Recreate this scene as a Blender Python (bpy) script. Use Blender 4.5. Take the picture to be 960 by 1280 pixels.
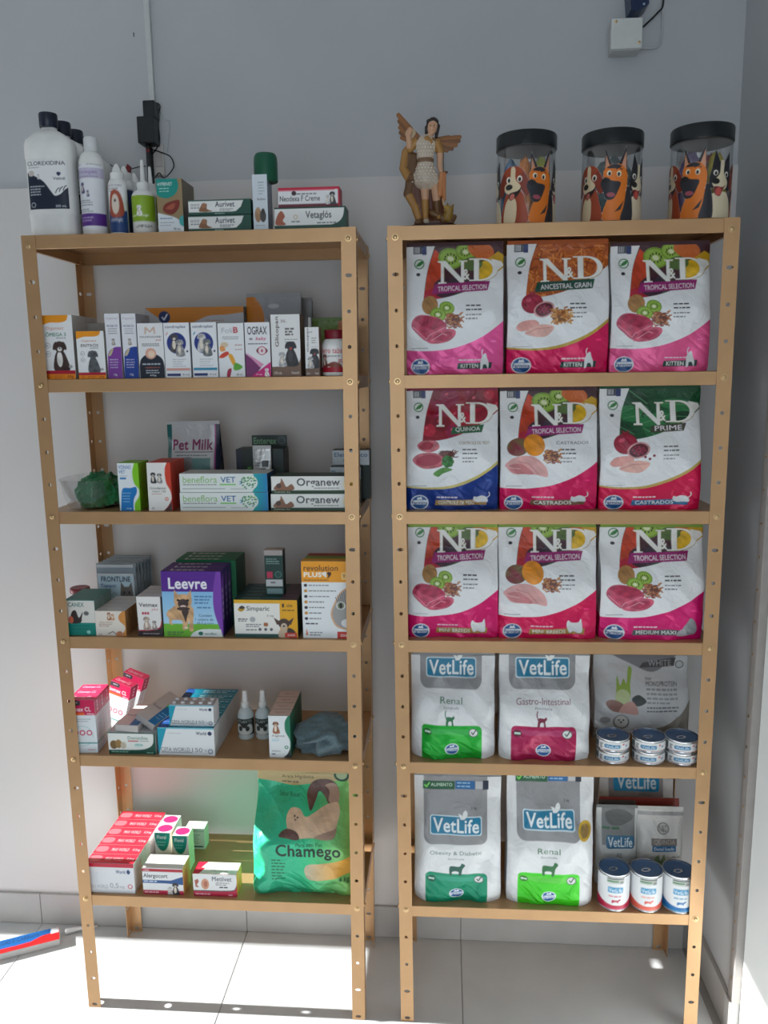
import bpy, bmesh, math, random
import numpy as np
from mathutils import Vector, Matrix, noise

for _o in list(bpy.data.objects): bpy.data.objects.remove(_o)
SC = bpy.context.scene
COL = SC.collection
random.seed(7); RNG = np.random.default_rng(7)

# ------------------------------------------------------------------ camera
CAM = np.array([.956, -1.8575, 1.6672]); FPX = 1018.5
_yaw, _pit, _rol = [math.radians(a) for a in (-4.4031, -9.8161, -0.7521)]
_f = np.array([math.sin(_yaw)*math.cos(_pit), math.cos(_yaw)*math.cos(_pit), math.sin(_pit)])
_r = np.array([math.cos(_yaw), -math.sin(_yaw), 0.]); _u = np.cross(_r, _f)
CR = _r*math.cos(_rol)+_u*math.sin(_rol); CU = -_r*math.sin(_rol)+_u*math.cos(_rol); CF = _f
cd = bpy.data.cameras.new('camera'); cd.sensor_fit = 'VERTICAL'; cd.sensor_height = 36.0
cd.lens = FPX/1280*36.0; cd.clip_start = .02; cd.clip_end = 100
cam = bpy.data.objects.new('camera', cd); COL.objects.link(cam)
cam.matrix_world = Matrix(((CR[0], CU[0], -CF[0], CAM[0]), (CR[1], CU[1], -CF[1], CAM[1]),
                           (CR[2], CU[2], -CF[2], CAM[2]), (0, 0, 0, 1)))
SC.camera = cam
def ray(x, y): return CF+CR*((x-480)/FPX)+CU*((640-y)/FPX)
def atY(x, y, Y): d = ray(x, y); return CAM+d*((Y-CAM[1])/d[1])
def atZ(x, y, z): d = ray(x, y); return CAM+d*((z-CAM[2])/d[2])

# ------------------------------------------------------------------ light
SUN_EL = math.atan(.417)
world = bpy.data.worlds.new('world'); SC.world = world; world.use_nodes = True
bg = world.node_tree.nodes['Background']
bg.inputs[0].default_value = (.82, .92, 1.0, 1); bg.inputs[1].default_value = 3.0
sl = bpy.data.lights.new('sun', 'SUN'); sl.energy = 26.0; sl.angle = .0093; sl.color = (1, .985, .95)
sun = bpy.data.objects.new('sun', sl); COL.objects.link(sun)
sun.rotation_euler = Vector((math.cos(SUN_EL), 0, -math.sin(SUN_EL))).to_track_quat('-Z', 'Y').to_euler()
sun.location = (-4, 0, 3)
SC.view_settings.view_transform = 'Standard'; SC.view_settings.look = 'None'
SC.view_settings.gamma = 1; SC.view_settings.use_curve_mapping = False
SC.view_settings.exposure = -0.52

# ------------------------------------------------------------------ materials
def lin(c):
    a = np.asarray(c[:3], float)/255
    return tuple(np.where(a <= .04045, a/12.92, ((a+.055)/1.055)**2.4))
_M = {}
def mat(name, rgb, rough=.5, metal=0., nscale=30, namt=.05, bump=0., spec=.5, sheen=0., coat=0.):
    if name in _M: return _M[name]
    m = bpy.data.materials.new(name); m.use_nodes = True; nt = m.node_tree; b = nt.nodes['Principled BSDF']
    c = lin(rgb)
    tc = nt.nodes.new('ShaderNodeTexCoord'); nz = nt.nodes.new('ShaderNodeTexNoise')
    nz.inputs['Scale'].default_value = nscale; nz.inputs['Detail'].default_value = 4
    nt.links.new(tc.outputs['Object'], nz.inputs['Vector'])
    rp = nt.nodes.new('ShaderNodeValToRGB')
    rp.color_ramp.elements[0].position = .3; rp.color_ramp.elements[1].position = .7
    rp.color_ramp.elements[0].color = (*[max(0, v*(1-namt)) for v in c], 1)
    rp.color_ramp.elements[1].color = (*[min(1, v*(1+namt)) for v in c], 1)
    nt.links.new(nz.outputs['Fac'], rp.inputs['Fac']); nt.links.new(rp.outputs['Color'], b.inputs['Base Color'])
    b.inputs['Roughness'].default_value = rough; b.inputs['Metallic'].default_value = metal
    b.inputs['Specular IOR Level'].default_value = spec
    if sheen: b.inputs['Sheen Weight'].default_value = sheen
    if coat: b.inputs['Coat Weight'].default_value = coat
    if bump:
        bp = nt.nodes.new('ShaderNodeBump'); bp.inputs['Strength'].default_value = bump; bp.inputs['Distance'].default_value = .002
        nt.links.new(nz.outputs['Fac'], bp.inputs['Height']); nt.links.new(bp.outputs['Normal'], b.inputs['Normal'])
    _M[name] = m; return m
def print_mat(name, rough, frough, bump=0., bscale=40):
    """colour comes from the printed artwork stored on the mesh; its alpha is the foil mask"""
    m = bpy.data.materials.new(name); m.use_nodes = True; nt = m.node_tree; b = nt.nodes['Principled BSDF']
    at = nt.nodes.new('ShaderNodeAttribute'); at.attribute_name = 'Col'
    nt.links.new(at.outputs['Color'], b.inputs['Base Color'])
    mr = nt.nodes.new('ShaderNodeMapRange'); mr.inputs['To Min'].default_value = rough; mr.inputs['To Max'].default_value = frough
    nt.links.new(at.outputs['Alpha'], mr.inputs['Value']); nt.links.new(mr.outputs['Result'], b.inputs['Roughness'])
    mm = nt.nodes.new('ShaderNodeMath'); mm.operation = 'MULTIPLY'; mm.inputs[1].default_value = .35
    nt.links.new(at.outputs['Alpha'], mm.inputs[0]); nt.links.new(mm.outputs[0], b.inputs['Metallic'])
    if bump:
        tc = nt.nodes.new('ShaderNodeTexCoord'); nz = nt.nodes.new('ShaderNodeTexNoise'); nz.inputs['Scale'].default_value = bscale
        nz.inputs['Detail'].default_value = 3; nz.inputs['Distortion'].default_value = 1.2
        nt.links.new(tc.outputs['Object'], nz.inputs['Vector'])
        bp = nt.nodes.new('ShaderNodeBump'); bp.inputs['Strength'].default_value = bump; bp.inputs['Distance'].default_value = .006
        nt.links.new(nz.outputs['Fac'], bp.inputs['Height']); nt.links.new(bp.outputs['Normal'], b.inputs['Normal'])
    return m
M_CARD = print_mat('printed_card', .42, .3)
M_BAG = print_mat('printed_bag_film', .34, .22, .5, 30)
M_LABEL = print_mat('printed_label', .4, .3)
def clear_mat(name, tint, rough=.03):
    m = bpy.data.materials.new(name); m.use_nodes = True; nt = m.node_tree
    for n in list(nt.nodes): nt.nodes.remove(n)
    o = nt.nodes.new('ShaderNodeOutputMaterial'); mx = nt.nodes.new('ShaderNodeMixShader')
    t = nt.nodes.new('ShaderNodeBsdfTransparent'); g = nt.nodes.new('ShaderNodeBsdfGlossy'); fr = nt.nodes.new('ShaderNodeLayerWeight'); mp = nt.nodes.new('ShaderNodeMapRange')
    t.inputs[0].default_value = (*tint, 1); g.inputs['Roughness'].default_value = rough; fr.inputs[0].default_value = .25; mp.inputs['To Min'].default_value = .05; mp.inputs['To Max'].default_value = .45
    nt.links.new(fr.outputs['Facing'], mp.inputs['Value']); nt.links.new(mp.outputs['Result'], mx.inputs[0]); nt.links.new(t.outputs[0], mx.inputs[1]); nt.links.new(g.outputs[0], mx.inputs[2])
    nt.links.new(mx.outputs[0], o.inputs[0]); return m
M_CLEAR = clear_mat('clear_plastic', (.985, .988, .99))

GOLD = mat('gold_paint', (190, 150, 108), .34, .42, 14, .05, .03)
BOLT = mat('zinc_bolt', (205, 172, 128), .28, .9)
WHITE = mat('white_plastic', (232, 232, 230), .35)
NAVY = mat('navy_plastic', (16, 26, 48), .35)
BLACK = mat('black_plastic', (22, 26, 30), .4)

# ------------------------------------------------------------------ mesh helpers
def link(name, me, m, parent=None, loc=(0, 0, 0), rot=(0, 0, 0)):
    o = bpy.data.objects.new(name, me); COL.objects.link(o)
    if m is not None and not me.materials: me.materials.append(m)
    o.parent = parent; o.location = loc; o.rotation_euler = rot
    return o
def tag(o, label=None, cat=None, group=None, kind=None):
    if label: o['label'] = label
    if cat: o['category'] = cat
    if group: o['group'] = group
    if kind: o['kind'] = kind
    return o
def thing(name, label, cat, loc, rz=0., group=None):
    o = bpy.data.objects.new(name, None); COL.objects.link(o); o.empty_display_size = .02
    o.location = loc; o.rotation_euler = (0, 0, rz); return tag(o, label, cat, group)
def tree_copy(root, loc=None, label=None):
    r = root.copy(); COL.objects.link(r)
    if loc is not None: r.location = loc
    if label: r['label'] = label
    for ch in root.children:
        c = ch.copy(); COL.objects.link(c); c.parent = r
        for g in ch.children:
            e = g.copy(); COL.objects.link(e); e.parent = c
    return r
def pymesh(name, V, F, smooth=False):
    me = bpy.data.meshes.new(name); me.from_pydata([tuple(v) for v in V], [], F); me.update()
    if smooth: me.polygons.foreach_set('use_smooth', np.ones(len(me.polygons), bool))
    return me
def box_me(x0, x1, y0, y1, z0, z1, bev=0.):
    bm = bmesh.new()
    v = [bm.verts.new((x, y, z)) for x in (x0, x1) for y in (y0, y1) for z in (z0, z1)]
    for f in ((0, 1, 3, 2), (4, 6, 7, 5), (0, 4, 5, 1), (2, 3, 7, 6), (0, 2, 6, 4), (1, 5, 7, 3)): bm.faces.new([v[i] for i in f])
    bmesh.ops.recalc_face_normals(bm, faces=bm.faces)
    if bev: bmesh.ops.bevel(bm, geom=bm.edges[:], offset=bev, segments=2, affect='EDGES', profile=.5)
    me = bpy.data.meshes.new('box'); bm.to_mesh(me); bm.free(); return me
def lathe_me(prof, n=28, sx=1., sy=1., power=2.):
    """profile [(r,z)...] bottom to top turned about z; power>2 gives a rounded-square section"""
    V, F = [], []
    for r, z in prof:
        for k in range(n):
            a = 2*math.pi*k/n; c, s = math.cos(a), math.sin(a)
            q = (abs(c)**power+abs(s)**power)**(-1/power)
            V.append((r*c*q*sx, r*s*q*sy, z))
    for i in range(len(prof)-1):
        for k in range(n):
            k2 = (k+1) % n; F.append((i*n+k, i*n+k2, (i+1)*n+k2, (i+1)*n+k))
    F.append(tuple(range(n-1, -1, -1))); F.append(tuple((len(prof)-1)*n+k for k in range(n)))
    me = pymesh('lathe', V, F, True)
    me.set_sharp_from_angle(angle=math.radians(38)); return me
def tube_me(pts, r, n=8, close=False, rads=None):
    P = [Vector(p) for p in pts]; V, F = [], []
    for i, p in enumerate(P):
        t = (P[min(i+1, len(P)-1)]-P[max(i-1, 0)]).normalized()
        a = t.orthogonal().normalized() if i == 0 else (a-t*a.dot(t)).normalized()
        b = t.cross(a); rr = rads[i] if rads else r
        for k in range(n):
            q = 2*math.pi*k/n; V.append(p+a*(rr*math.cos(q))+b*(rr*math.sin(q)))
    for i in range(len(P)-1):
        for k in range(n):
            k2 = (k+1) % n; F.append((i*n+k, i*n+k2, (i+1)*n+k2, (i+1)*n+k))
    F.append(tuple(range(n-1, -1, -1))); F.append(tuple((len(P)-1)*n+k for k in range(n)))
    return pymesh('tube', V, F, True)
def spl(P, n=6, closed=True):
    """Catmull-Rom through the points"""
    P = np.asarray(P, float); N = len(P); out = []
    for i in range(N if closed else N-1):
        if closed: a, b, c, d = P[i-1], P[i], P[(i+1) % N], P[(i+2) % N]
        else: a, b, c, d = P[max(i-1, 0)], P[i], P[i+1], P[min(i+2, N-1)]
        for t in np.arange(n)/n:
            out.append(.5*((2*b)+(c-a)*t+(2*a-5*b+4*c-d)*t*t+(3*b-a-3*c+d)*t**3))
    if not closed: out.append(P[-1])
    return np.array(out)

# ------------------------------------------------------------------ printed artwork (flat print only)
_T = {}
def glyphs(s, bold):
    bold *= .55
    k = (s, bold)
    if k in _T: return _T[k]
    cu = bpy.data.curves.new('t', 'FONT'); cu.body = s; cu.resolution_u = 3; cu.offset = bold; cu.fill_mode = 'FRONT'
    cu.space_character = 1+bold*2.2
    ob = bpy.data.objects.new('t', cu); me = ob.to_mesh()
    V = np.array([v.co[:2] for v in me.vertices]).reshape(-1, 2); cnt = {}
    for p in me.polygons:
        vs = list(p.vertices)
        for a, b in zip(vs, vs[1:]+vs[:1]):
            e = (min(a, b), max(a, b)); cnt[e] = cnt.get(e, 0)+1
    E = np.array([(V[a], V[b]) for (a, b), c in cnt.items() if c == 1]).reshape(-1, 2, 2)
    ob.to_mesh_clear(); bpy.data.objects.remove(ob); bpy.data.curves.remove(cu)
    lo, hi = E.reshape(-1, 2).min(0), E.reshape(-1, 2).max(0)
    E = (E-lo)/(hi-lo); E[:, :, 1] = 1-E[:, :, 1]
    _T[k] = E; return E
class Cv:
    """a flat printed panel: w x h user units, y down, rastered to nx columns of print"""
    SS = 3
    def __init__(s, w, h, bg=(236, 237, 238), nx=60, foil=0.):
        s.w, s.h = w, h; s.nx = max(6, int(nx)); s.ny = max(6, int(round(s.nx*h/w)))
        s.I = np.zeros((s.ny*s.SS, s.nx*s.SS, 4), np.float32); s.I[:] = (*lin(bg), foil)
        s.kx = s.nx*s.SS/w; s.ky = s.ny*s.SS/h; s.mask = None
    def use_mask(s): s.mask = np.zeros(s.I.shape[:2], bool); return s
    def _edges(s, E, col, foil=0.):
        E = E*np.array([s.kx, s.ky]); H, W = s.I.shape[:2]
        x0, y0 = np.floor(E.reshape(-1, 2).min(0)).astype(int); x1, y1 = np.ceil(E.reshape(-1, 2).max(0)).astype(int)+1
        X0, Y0, X1, Y1 = max(x0, 0), max(y0, 0), min(x1, W), min(y1, H)
        if X1 <= X0 or Y1 <= Y0: return s
        m = np.zeros((Y1-Y0, X1-X0), bool); cx = np.arange(X0, X1)+.5
        for (ax, ay), (bx, by) in E:
            if ay == by: continue
            if ay > by: ax, ay, bx, by = bx, by, ax, ay
            r0, r1 = max(int(math.ceil(ay-.5)), Y0), min(int(math.ceil(by-.5)), Y1)
            if r1 <= r0: continue
            xs = ax+(np.arange(r0, r1)+.5-ay)*((bx-ax)/(by-ay))
            m[r0-Y0:r1-Y0] ^= cx[None, :] > xs[:, None]
        R = s.I[Y0:Y1, X0:X1]
        if callable(col):
            yy, xx = np.mgrid[Y0:Y1, X0:X1]; c = col((xx+.5)/s.kx, (yy+.5)/s.ky); R[m, :3] = c[m]; R[m, 3] = foil
        else: R[m] = (*lin(col), foil)
        if s.mask is not None: s.mask[Y0:Y1, X0:X1] |= m
        return s
    def poly(s, P, col, foil=0.):
        P = np.asarray(P, float); return s._edges(np.stack([P, np.roll(P, -1, 0)], 1), col, foil)
    def rect(s, x0, y0, x1, y1, col, foil=0.): return s.poly([(x0, y0), (x1, y0), (x1, y1), (x0, y1)], col, foil)
    def rrect(s, x0, y0, x1, y1, r, col, foil=0., corners='1111'):
        P = []
        for (cx, cy, a0), on in zip(((x1-r, y0+r, -90), (x1-r, y1-r, 0), (x0+r, y1-r, 90), (x0+r, y0+r, 180)), corners):
            if on == '1':
                for t in range(0, 91, 15): a = math.radians(a0+t); P.append((cx+r*math.cos(a), cy+r*math.sin(a)))
            else: P.append((x1 if cx > (x0+x1)/2 else x0, y1 if cy > (y0+y1)/2 else y0))
        return s.poly(P, col, foil)
    def ell(s, cx, cy, rx, ry, col, rot=0., foil=0.):
        a = np.linspace(0, 2*math.pi, 28, endpoint=False); c, q = math.cos(math.radians(rot)), math.sin(math.radians(rot))
        x, y = rx*np.cos(a), ry*np.sin(a); return s.poly(np.stack([cx+x*c-y*q, cy+x*q+y*c], 1), col, foil)
    def ring(s, cx, cy, r, w, col, inner): s.ell(cx, cy, r, r, col); return s.ell(cx, cy, r-w, r-w, inner)
    def blob(s, P, col, foil=0.): return s.poly(spl(P), col, foil)
    def line(s, P, w, col):
        P = np.asarray(P, float)
        for a, b in zip(P[:-1], P[1:]):
            d = b-a; L = math.hypot(*d) or 1; n = np.array([-d[1], d[0]])/L*w/2; e = d/L*w*.2
            s.poly([a+n-e, b+n+e, b-n+e, a-n-e], col)
        return s
    def T(s, t, x0, y0, x1, y1, col, bold=.015, rot=0., shear=0., foil=0.):
        E = glyphs(t, bold).copy(); w, h = x1-x0, y1-y0
        X = E[:, :, 0]*w-shear*h*(E[:, :, 1]-.5); Y = E[:, :, 1]*h
        if rot:
            a = math.radians(rot); c, q = math.cos(a), math.sin(a); X, Y = X-w/2, Y-h/2
            X, Y = X*c-Y*q+w/2, X*q+Y*c+h/2
        return s._edges(np.stack([X+x0, Y+y0], 2), col, foil)
    def lines(s, x0, y0, x1, n, dy, h, col, seed=1):
        r = random.Random(seed)
        for i in range(n):
            x = x0; xe = x1-(x1-x0)*r.random()*.3; y = y0+i*dy
            while x < xe-h:
                w = h*r.uniform(1.2, 3.6); s.rect(x, y, min(x+w, xe), y+h, col); x += w+h*.6
        return s
    def colors(s):
        a = s.I.reshape(s.ny, s.SS, s.nx, s.SS, 4).mean((1, 3))
        return a
    def cover(s): return s.mask.reshape(s.ny, s.SS, s.nx, s.SS).mean((1, 3))
def tx(c, amp=.22, sc=.06, c2=None):
    """photographic print: soft variation around a colour"""
    a = np.array(lin(c)); b = np.array(lin(c2)) if c2 is not None else None
    def f(X, Y):
        n = .5*np.sin(X*sc*1.9+1.7*np.sin(Y*sc*1.1+.4))+.35*np.sin(Y*sc*2.7+X*sc*.8+2)+.3*np.sin(X*sc*5.1-Y*sc*4.3+1.3*np.sin(X*sc*2))
        n = n[..., None]
        return a*(1+amp*n) if b is None else a+(b-a)*np.clip(.5+.6*n, 0, 1)
    return f
def grid_me(name, cv, fn):
    """grid whose vertices take the artwork; fn(u, v)->(x,y,z) arrays, u right, v up"""
    A = cv.colors(); ny, nx = A.shape[:2]
    u, v = np.meshgrid(np.linspace(0, 1, nx), np.linspace(1, 0, ny))
    P = np.stack(fn(u, v), -1).reshape(-1, 3)
    i = np.arange(nx*ny).reshape(ny, nx)
    F = np.stack([i[1:, :-1], i[1:, 1:], i[:-1, 1:], i[:-1, :-1]], -1).reshape(-1, 4)
    if cv.mask is not None:
        k = cv.cover().reshape(-1); F = F[(k[F] > .4).sum(1) >= 3]
    return raw_me(name, P, F, A.reshape(-1, 4))
def raw_me(name, P, F, C, smooth=True):
    me = bpy.data.meshes.new(name); nf = len(F)
    me.vertices.add(len(P)); me.vertices.foreach_set('co', P.astype(np.float32).ravel())
    me.loops.add(nf*4); me.loops.foreach_set('vertex_index', F.astype(np.int32).ravel())
    me.polygons.add(nf); me.polygons.foreach_set('loop_start', np.arange(0, nf*4, 4, dtype=np.int32))
    me.update(calc_edges=True)
    at = me.color_attributes.new('Col', 'FLOAT_COLOR', 'POINT'); at.data.foreach_set('color', C.astype(np.float32).ravel())
    me.polygons.foreach_set('use_smooth', np.full(nf, smooth, bool)); me.validate(); return me
def flat_panel(name, cv, w, h, parent, loc=(0, 0, 0), rot=(0, 0, 0), m=None):
    """upright printed panel in the xz plane facing -y, origin bottom centre"""
    me = grid_me(name, cv, lambda u, v: ((u-.5)*w, u*0, v*h)); return link(name, me, m or M_CARD, parent, loc, rot)
# ------------------------------------------------------------------ the room
def wallmat(name, rgb, sc=3, amt=.03, bump=.12, rough=.75): return mat(name, rgb, rough, 0, sc, amt, bump)
M_WUP = wallmat('painted_wall', (190, 193, 196)); M_WLO = wallmat('white_wall_board', (212, 209, 208), 2, .02, .05, .55)
M_TILE = mat('porcelain_tile', (196, 200, 202), .28, 0, 7, .05, .02); M_GROUT = mat('grout', (150, 149, 146), .9)
M_BASE = mat('baseboard_porcelain', (178, 176, 174), .4, 0, 9, .06)
def struct(name, me, m, parent=None, loc=(0, 0, 0)):
    o = link(name, me, m, parent, loc)
    if parent is None: o['kind'] = 'structure'
    return o
XL, XR, YB, YF, ZC = -2.64, 1.675, .327, -4.0, 3.05
XO, ZO = -.3, 2.8
flr = struct('floor', box_me(XL, XR+.3, YF, YB+.1, -.06, -.0015), M_GROUT)
TS = .643; tile = box_me(.0012, TS-.0012, -TS+.0012, -.0012, -.009, 0, .0008)
for i in range(-5, 3):
    for j in range(7):
        x = .357+TS*i; y = YB-TS*j
        if x+TS > XR+.3 or x < XL-.5: continue
        struct('tile', tile, M_TILE, flr, (x, y, 0))
wb = struct('wall_back', box_me(XL, XR+.3, YB+.008, YB+.16, -.06, ZC), M_WUP)
P = [(XL, 2.152)]+[(x, 2.156+.0018*math.sin(x*5.1)+.0012*math.sin(x*17+1)) for x in np.linspace(XL+.05, XR-.02, 90)]+[(XR, 2.158)]
V, F = [], []
for x, z in P: V += [(x, YB, .1), (x, YB, z), (x, YB+.008, z), (x, YB+.008, .1)]
for i in range(len(P)-1):
    a = 4*i; b = a+4; F += [(a, b, b+1, a+1), (a+1, b+1, b+2, a+2)]
struct('trim_1', pymesh('board', V, F), M_WLO)
bb = struct('baseboard_back', box_me(XL, XR, YB-.006, YB+.004, 0, .1), M_GROUT)
pc = box_me(.001, TS-.001, -.0095, .0, .001, .1005, .001)
for i in range(-5, 3):
    x = .357+TS*i
    if x < XL: continue
    w = min(TS, XR-x)
    if w > .05: struct('baseboard_piece', pc if w == TS else box_me(.001, w-.001, -.0095, 0, .001, .1005, .001), M_BASE, bb, (x, YB, 0))
# right wall up to the door, baseboard, door with screwed metal frame
wr = struct('wall_right', box_me(XR, XR+.15, .03, YB+.1, -.06, ZC), M_WUP)
struct('wall_right_front', box_me(XR, XR+.15, YF, -.93, -.06, ZC), M_WUP)
struct('wall_right_lintel', box_me(XR, XR+.15, -.93, .03, 2.12, ZC), M_WUP)
br = struct('baseboard_right', box_me(XR-.012, XR, .031, YB-.0105, 0, .1, .001), M_BASE)
M_DOOR = mat('white_lacquer', (236, 240, 240), .3, 0, 4, .015); M_FRAME = mat('grey_door_frame', (158, 152, 148), .45)
dr = struct('door_1', box_me(XR+.012, XR+.05, -.893, -.008, .012, 2.08, .002), M_DOOR)
struct('door_frame', box_me(XR-.006, XR+.06, -.006, .0305, .1, 2.118, .0015), M_FRAME, dr)
struct('door_frame', box_me(XR-.006, XR+.06, -.93, -.894, .0, 2.118, .0015), M_FRAME, dr)
struct('door_frame', box_me(XR-.006, XR+.06, -.893, -.0062, 2.082, 2.118, .0015), M_FRAME, dr)
struct('frame_foot', box_me(XR-.012, XR+.05, -.002, .0295, 0, .0995, .0015), M_BASE, dr)
scr = lathe_me([(.0035, 0), (.0035, .001), (.002, .0018)], 10)
for z in np.arange(.16, 2.1, .077):
    o = struct('frame_screw', scr, BOLT, dr, (XR-.006, .014, z)); o.rotation_euler = (0, -math.pi/2, 0)
# left wall with the doorway the sun comes through, ceiling
YJ = .262; ZL = .91+(2.74)*.417
struct('wall_left_rear', box_me(XL-.1, XL, YJ, YB+.1, -.06, ZC), M_WUP)
struct('wall_left_front', box_me(XL-.1, XL, YF, -1.0, -.06, ZC), M_WUP)
struct('wall_left_lintel', box_me(XL-.1, XL, -1.0, YJ, ZL, ZC), M_WUP)
struct('wall_front_left', box_me(XL-.1, XO, YF-.12, YF, -.06, ZC), M_WUP)
struct('wall_front_lintel', box_me(XO, XR+.15, YF-.12, YF, ZO, ZC), M_WUP)
struct('ceiling', box_me(XL-.1, XR+.3, YF, YB+.16, ZC, ZC+.08), wallmat('ceiling_paint', (222, 222, 222)))
struct('ground_outside', box_me(-12, XL-.1, -9, 6, -.1, -.03), mat('outside_pavement', (150, 146, 140), .9))

# ------------------------------------------------------------------ gold shelving units
H, WS, DS = 1.98, .7524, .3032
ZS = [1.98, 1.6575, 1.3448, 1.033, .7216, .3314]
FW, TH, HP, HZ0 = .033, .0013, .0778, .010
SLOT = {0, 1, 8, 16, 24}
def perforated(z0, z1, a_off):
    """flat perforated strip: list of (a,z) rings; returns faces in 2D with holes"""
    V, F, holes = [], [], []
    k0 = 0; zb = [0.]
    ks = list(range(26)); lo = [max(0, HZ0+HP*k-HP/2) if k else 0 for k in ks]; hi = [HZ0+HP*k+HP/2 for k in ks]; hi[-1] = H
    for k in ks:
        zc = HZ0+HP*k
        if not (z0 <= zc < z1): continue
        a, b = lo[k], hi[k]
        R = [(0, a), (FW/3, a), (2*FW/3, a), (FW, a), (FW, a+(b-a)/3), (FW, a+(b-a)*2/3), (FW, b), (2*FW/3, b), (FW/3, b), (0, b), (0, a+(b-a)*2/3), (0, a+(b-a)/3)]
        if k == 0: R[10], R[11], R[4], R[5] = (0, .02), (0, .008), (FW, .008), (FW, .02)
        sx = .0075 if k in SLOT else .0042; sy = .0042; c = (FW*.52, zc); Q = []
        for j in range(12):
            t = math.radians(225-0+30*j) if False else math.radians(-128+ (0, 25.3, 50.6, 76, 116, 140, 180+0, 205, 231, 256, 296, 320)[j])
            x = math.copysign(abs(math.cos(t))**.8, math.cos(t)); y = math.copysign(abs(math.sin(t))**.8, math.sin(t))
            Q.append((c[0]+sx*x, c[1]+sy*y))
        s = len(V); V += R+Q
        for j in range(12): j2 = (j+1) % 12; F.append((s+j, s+j2, s+12+j2, s+12+j))
        holes.append([s+12+j for j in range(12)])
    return V, F, holes
def post_me(z0, z1, mx, my, shear):
    """L-section with holes in both flanges; corner at origin, flanges run +x*mx and +y*my"""
    V2, F2, Hs = perforated(z0, z1, 0); V, F = [], []
    for flange in (0, 1):
        for t in (0, TH):
            for a, z in V2:
                if flange == 0: x, y = a, t
                else: x, y = t, max(a, TH)
                V.append((x*mx+shear*(z/H-.5), y*my, z))
    n = len(V2)
    for fl in (0, 1):
        o = fl*2*n
        for f in F2: F.append(tuple(o+i for i in f)); F.append(tuple(o+n+i for i in reversed(f)))
        for h in Hs:
            for j in range(12): j2 = (j+1) % 12; F.append((o+h[j], o+h[j2], o+n+h[j2], o+n+h[j]))
        zs = sorted({round(v[1], 5) for v in V2})
    # free long edges
    for fl in (0, 1):
        o = fl*2*n
        for c in range(n//24):
            s = c*24
            for a, b in ((3, 4), (4, 5), (5, 6)): F.append((o+s+a, o+s+b, o+n+s+b, o+n+s+a))
            for a, b in ((0, 1), (1, 2), (2, 3)):
                F.append((o+s+a, o+s+b, o+n+s+b, o+n+s+a))
    me = pymesh('post', V, F); bm = bmesh.new(); bm.from_mesh(me); bmesh.ops.recalc_face_normals(bm, faces=bm.faces); bm.to_mesh(me); bm.free(); return me
def panel_me(w, d):
    """sheet with folded-down lips and an inward return"""
    h, r, t = .030, .009, .0012
    bm = bmesh.new()
    def ring(x, y, z): return [bm.verts.new(p) for p in ((x, y, z), (w-x, y, z), (w-x, d-y, z), (x, d-y, z))]
    A = [ring(0.001, 0.001, 0), ring(0, 0, -.001), ring(0, 0, -h+.001), ring(.001, .001, -h), ring(r, r, -h), ring(r, r, -h+t), ring(t, t, -h+t), ring(t, t, -t)]
    bm.faces.new(A[0]); bm.faces.new(list(reversed(A[-1])))
    for p, q in zip(A[:-1], A[1:]):
        for i in range(4): j = (i+1) % 4; bm.faces.new((p[i], q[i], q[j], p[j]))
    bmesh.ops.recalc_face_normals(bm, faces=bm.faces)
    me = bpy.data.meshes.new('panel'); bm.to_mesh(me); bm.free(); return me
bolt_me = lathe_me([(.0075, 0), (.0075, .0009), (.0052, .001), (.0052, .0024), (.0038, .0036), (.0012, .0039)], 14)
nut_me = lathe_me([(.0062, 0), (.0062, .004), (.003, .0042), (.003, .007)], 6)
def shelving(label, gx, gy, ga, sl, sr, split_l, split_r):
    root = thing('shelving_unit', label, 'shelf', (gx, gy, 0), ga, 'gold shelving units')
    for side, (x, mx, sh, sp) in enumerate(((0, 1, sl, split_l), (WS, -1, sr, split_r))):
        for y, my in ((0, 1), (DS, -1)):
            zz = [0]+list(sp)+[H+.1]
            for a, b in zip(zz[:-1], zz[1:]): link('post', post_me(a, b, mx, my, sh), GOLD, root, (x, y, 0))
            for z in ZS:
                k = round((z-.015-HZ0)/HP); zb = HZ0+HP*k; zb = min(max(zb, z-.024), z-.008)
                xo = x+sh*(zb/H-.5)+mx*FW*.52
                b = link('bolt', bolt_me, BOLT, root, (xo, y-my*.0001, zb), (math.pi/2*my, 0, 0))
                b = link('bolt', bolt_me, BOLT, root, (x+sh*(zb/H-.5)-mx*.0001, y+my*FW*.52, zb), (0, -math.pi/2*mx, 0))
                b = link('nut', nut_me, BOLT, root, (x+sh*(zb/H-.5)+mx*.0032, y+my*FW*.52, zb-.0), (0, math.pi/2*mx, 0))
    for z in ZS:
        a = sl*(z/H-.5)+TH+.0004; b = WS+sr*(z/H-.5)-TH-.0004
        link('shelf_panel', panel_me(b-a, DS-2*TH-.0008), GOLD, root, (a, TH+.0004, z))
    return root
shelving('gold metal shelving unit packed with medicine cartons and bottles', 0, 0, 0, -.0068, .0132, (.72,), (.60,))
shelving('gold metal shelving unit packed with pet food bags', .8338, .0031, .0076, -.0120, -.0096, (1.34, .74)[::-1], (.74, 1.34))
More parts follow.
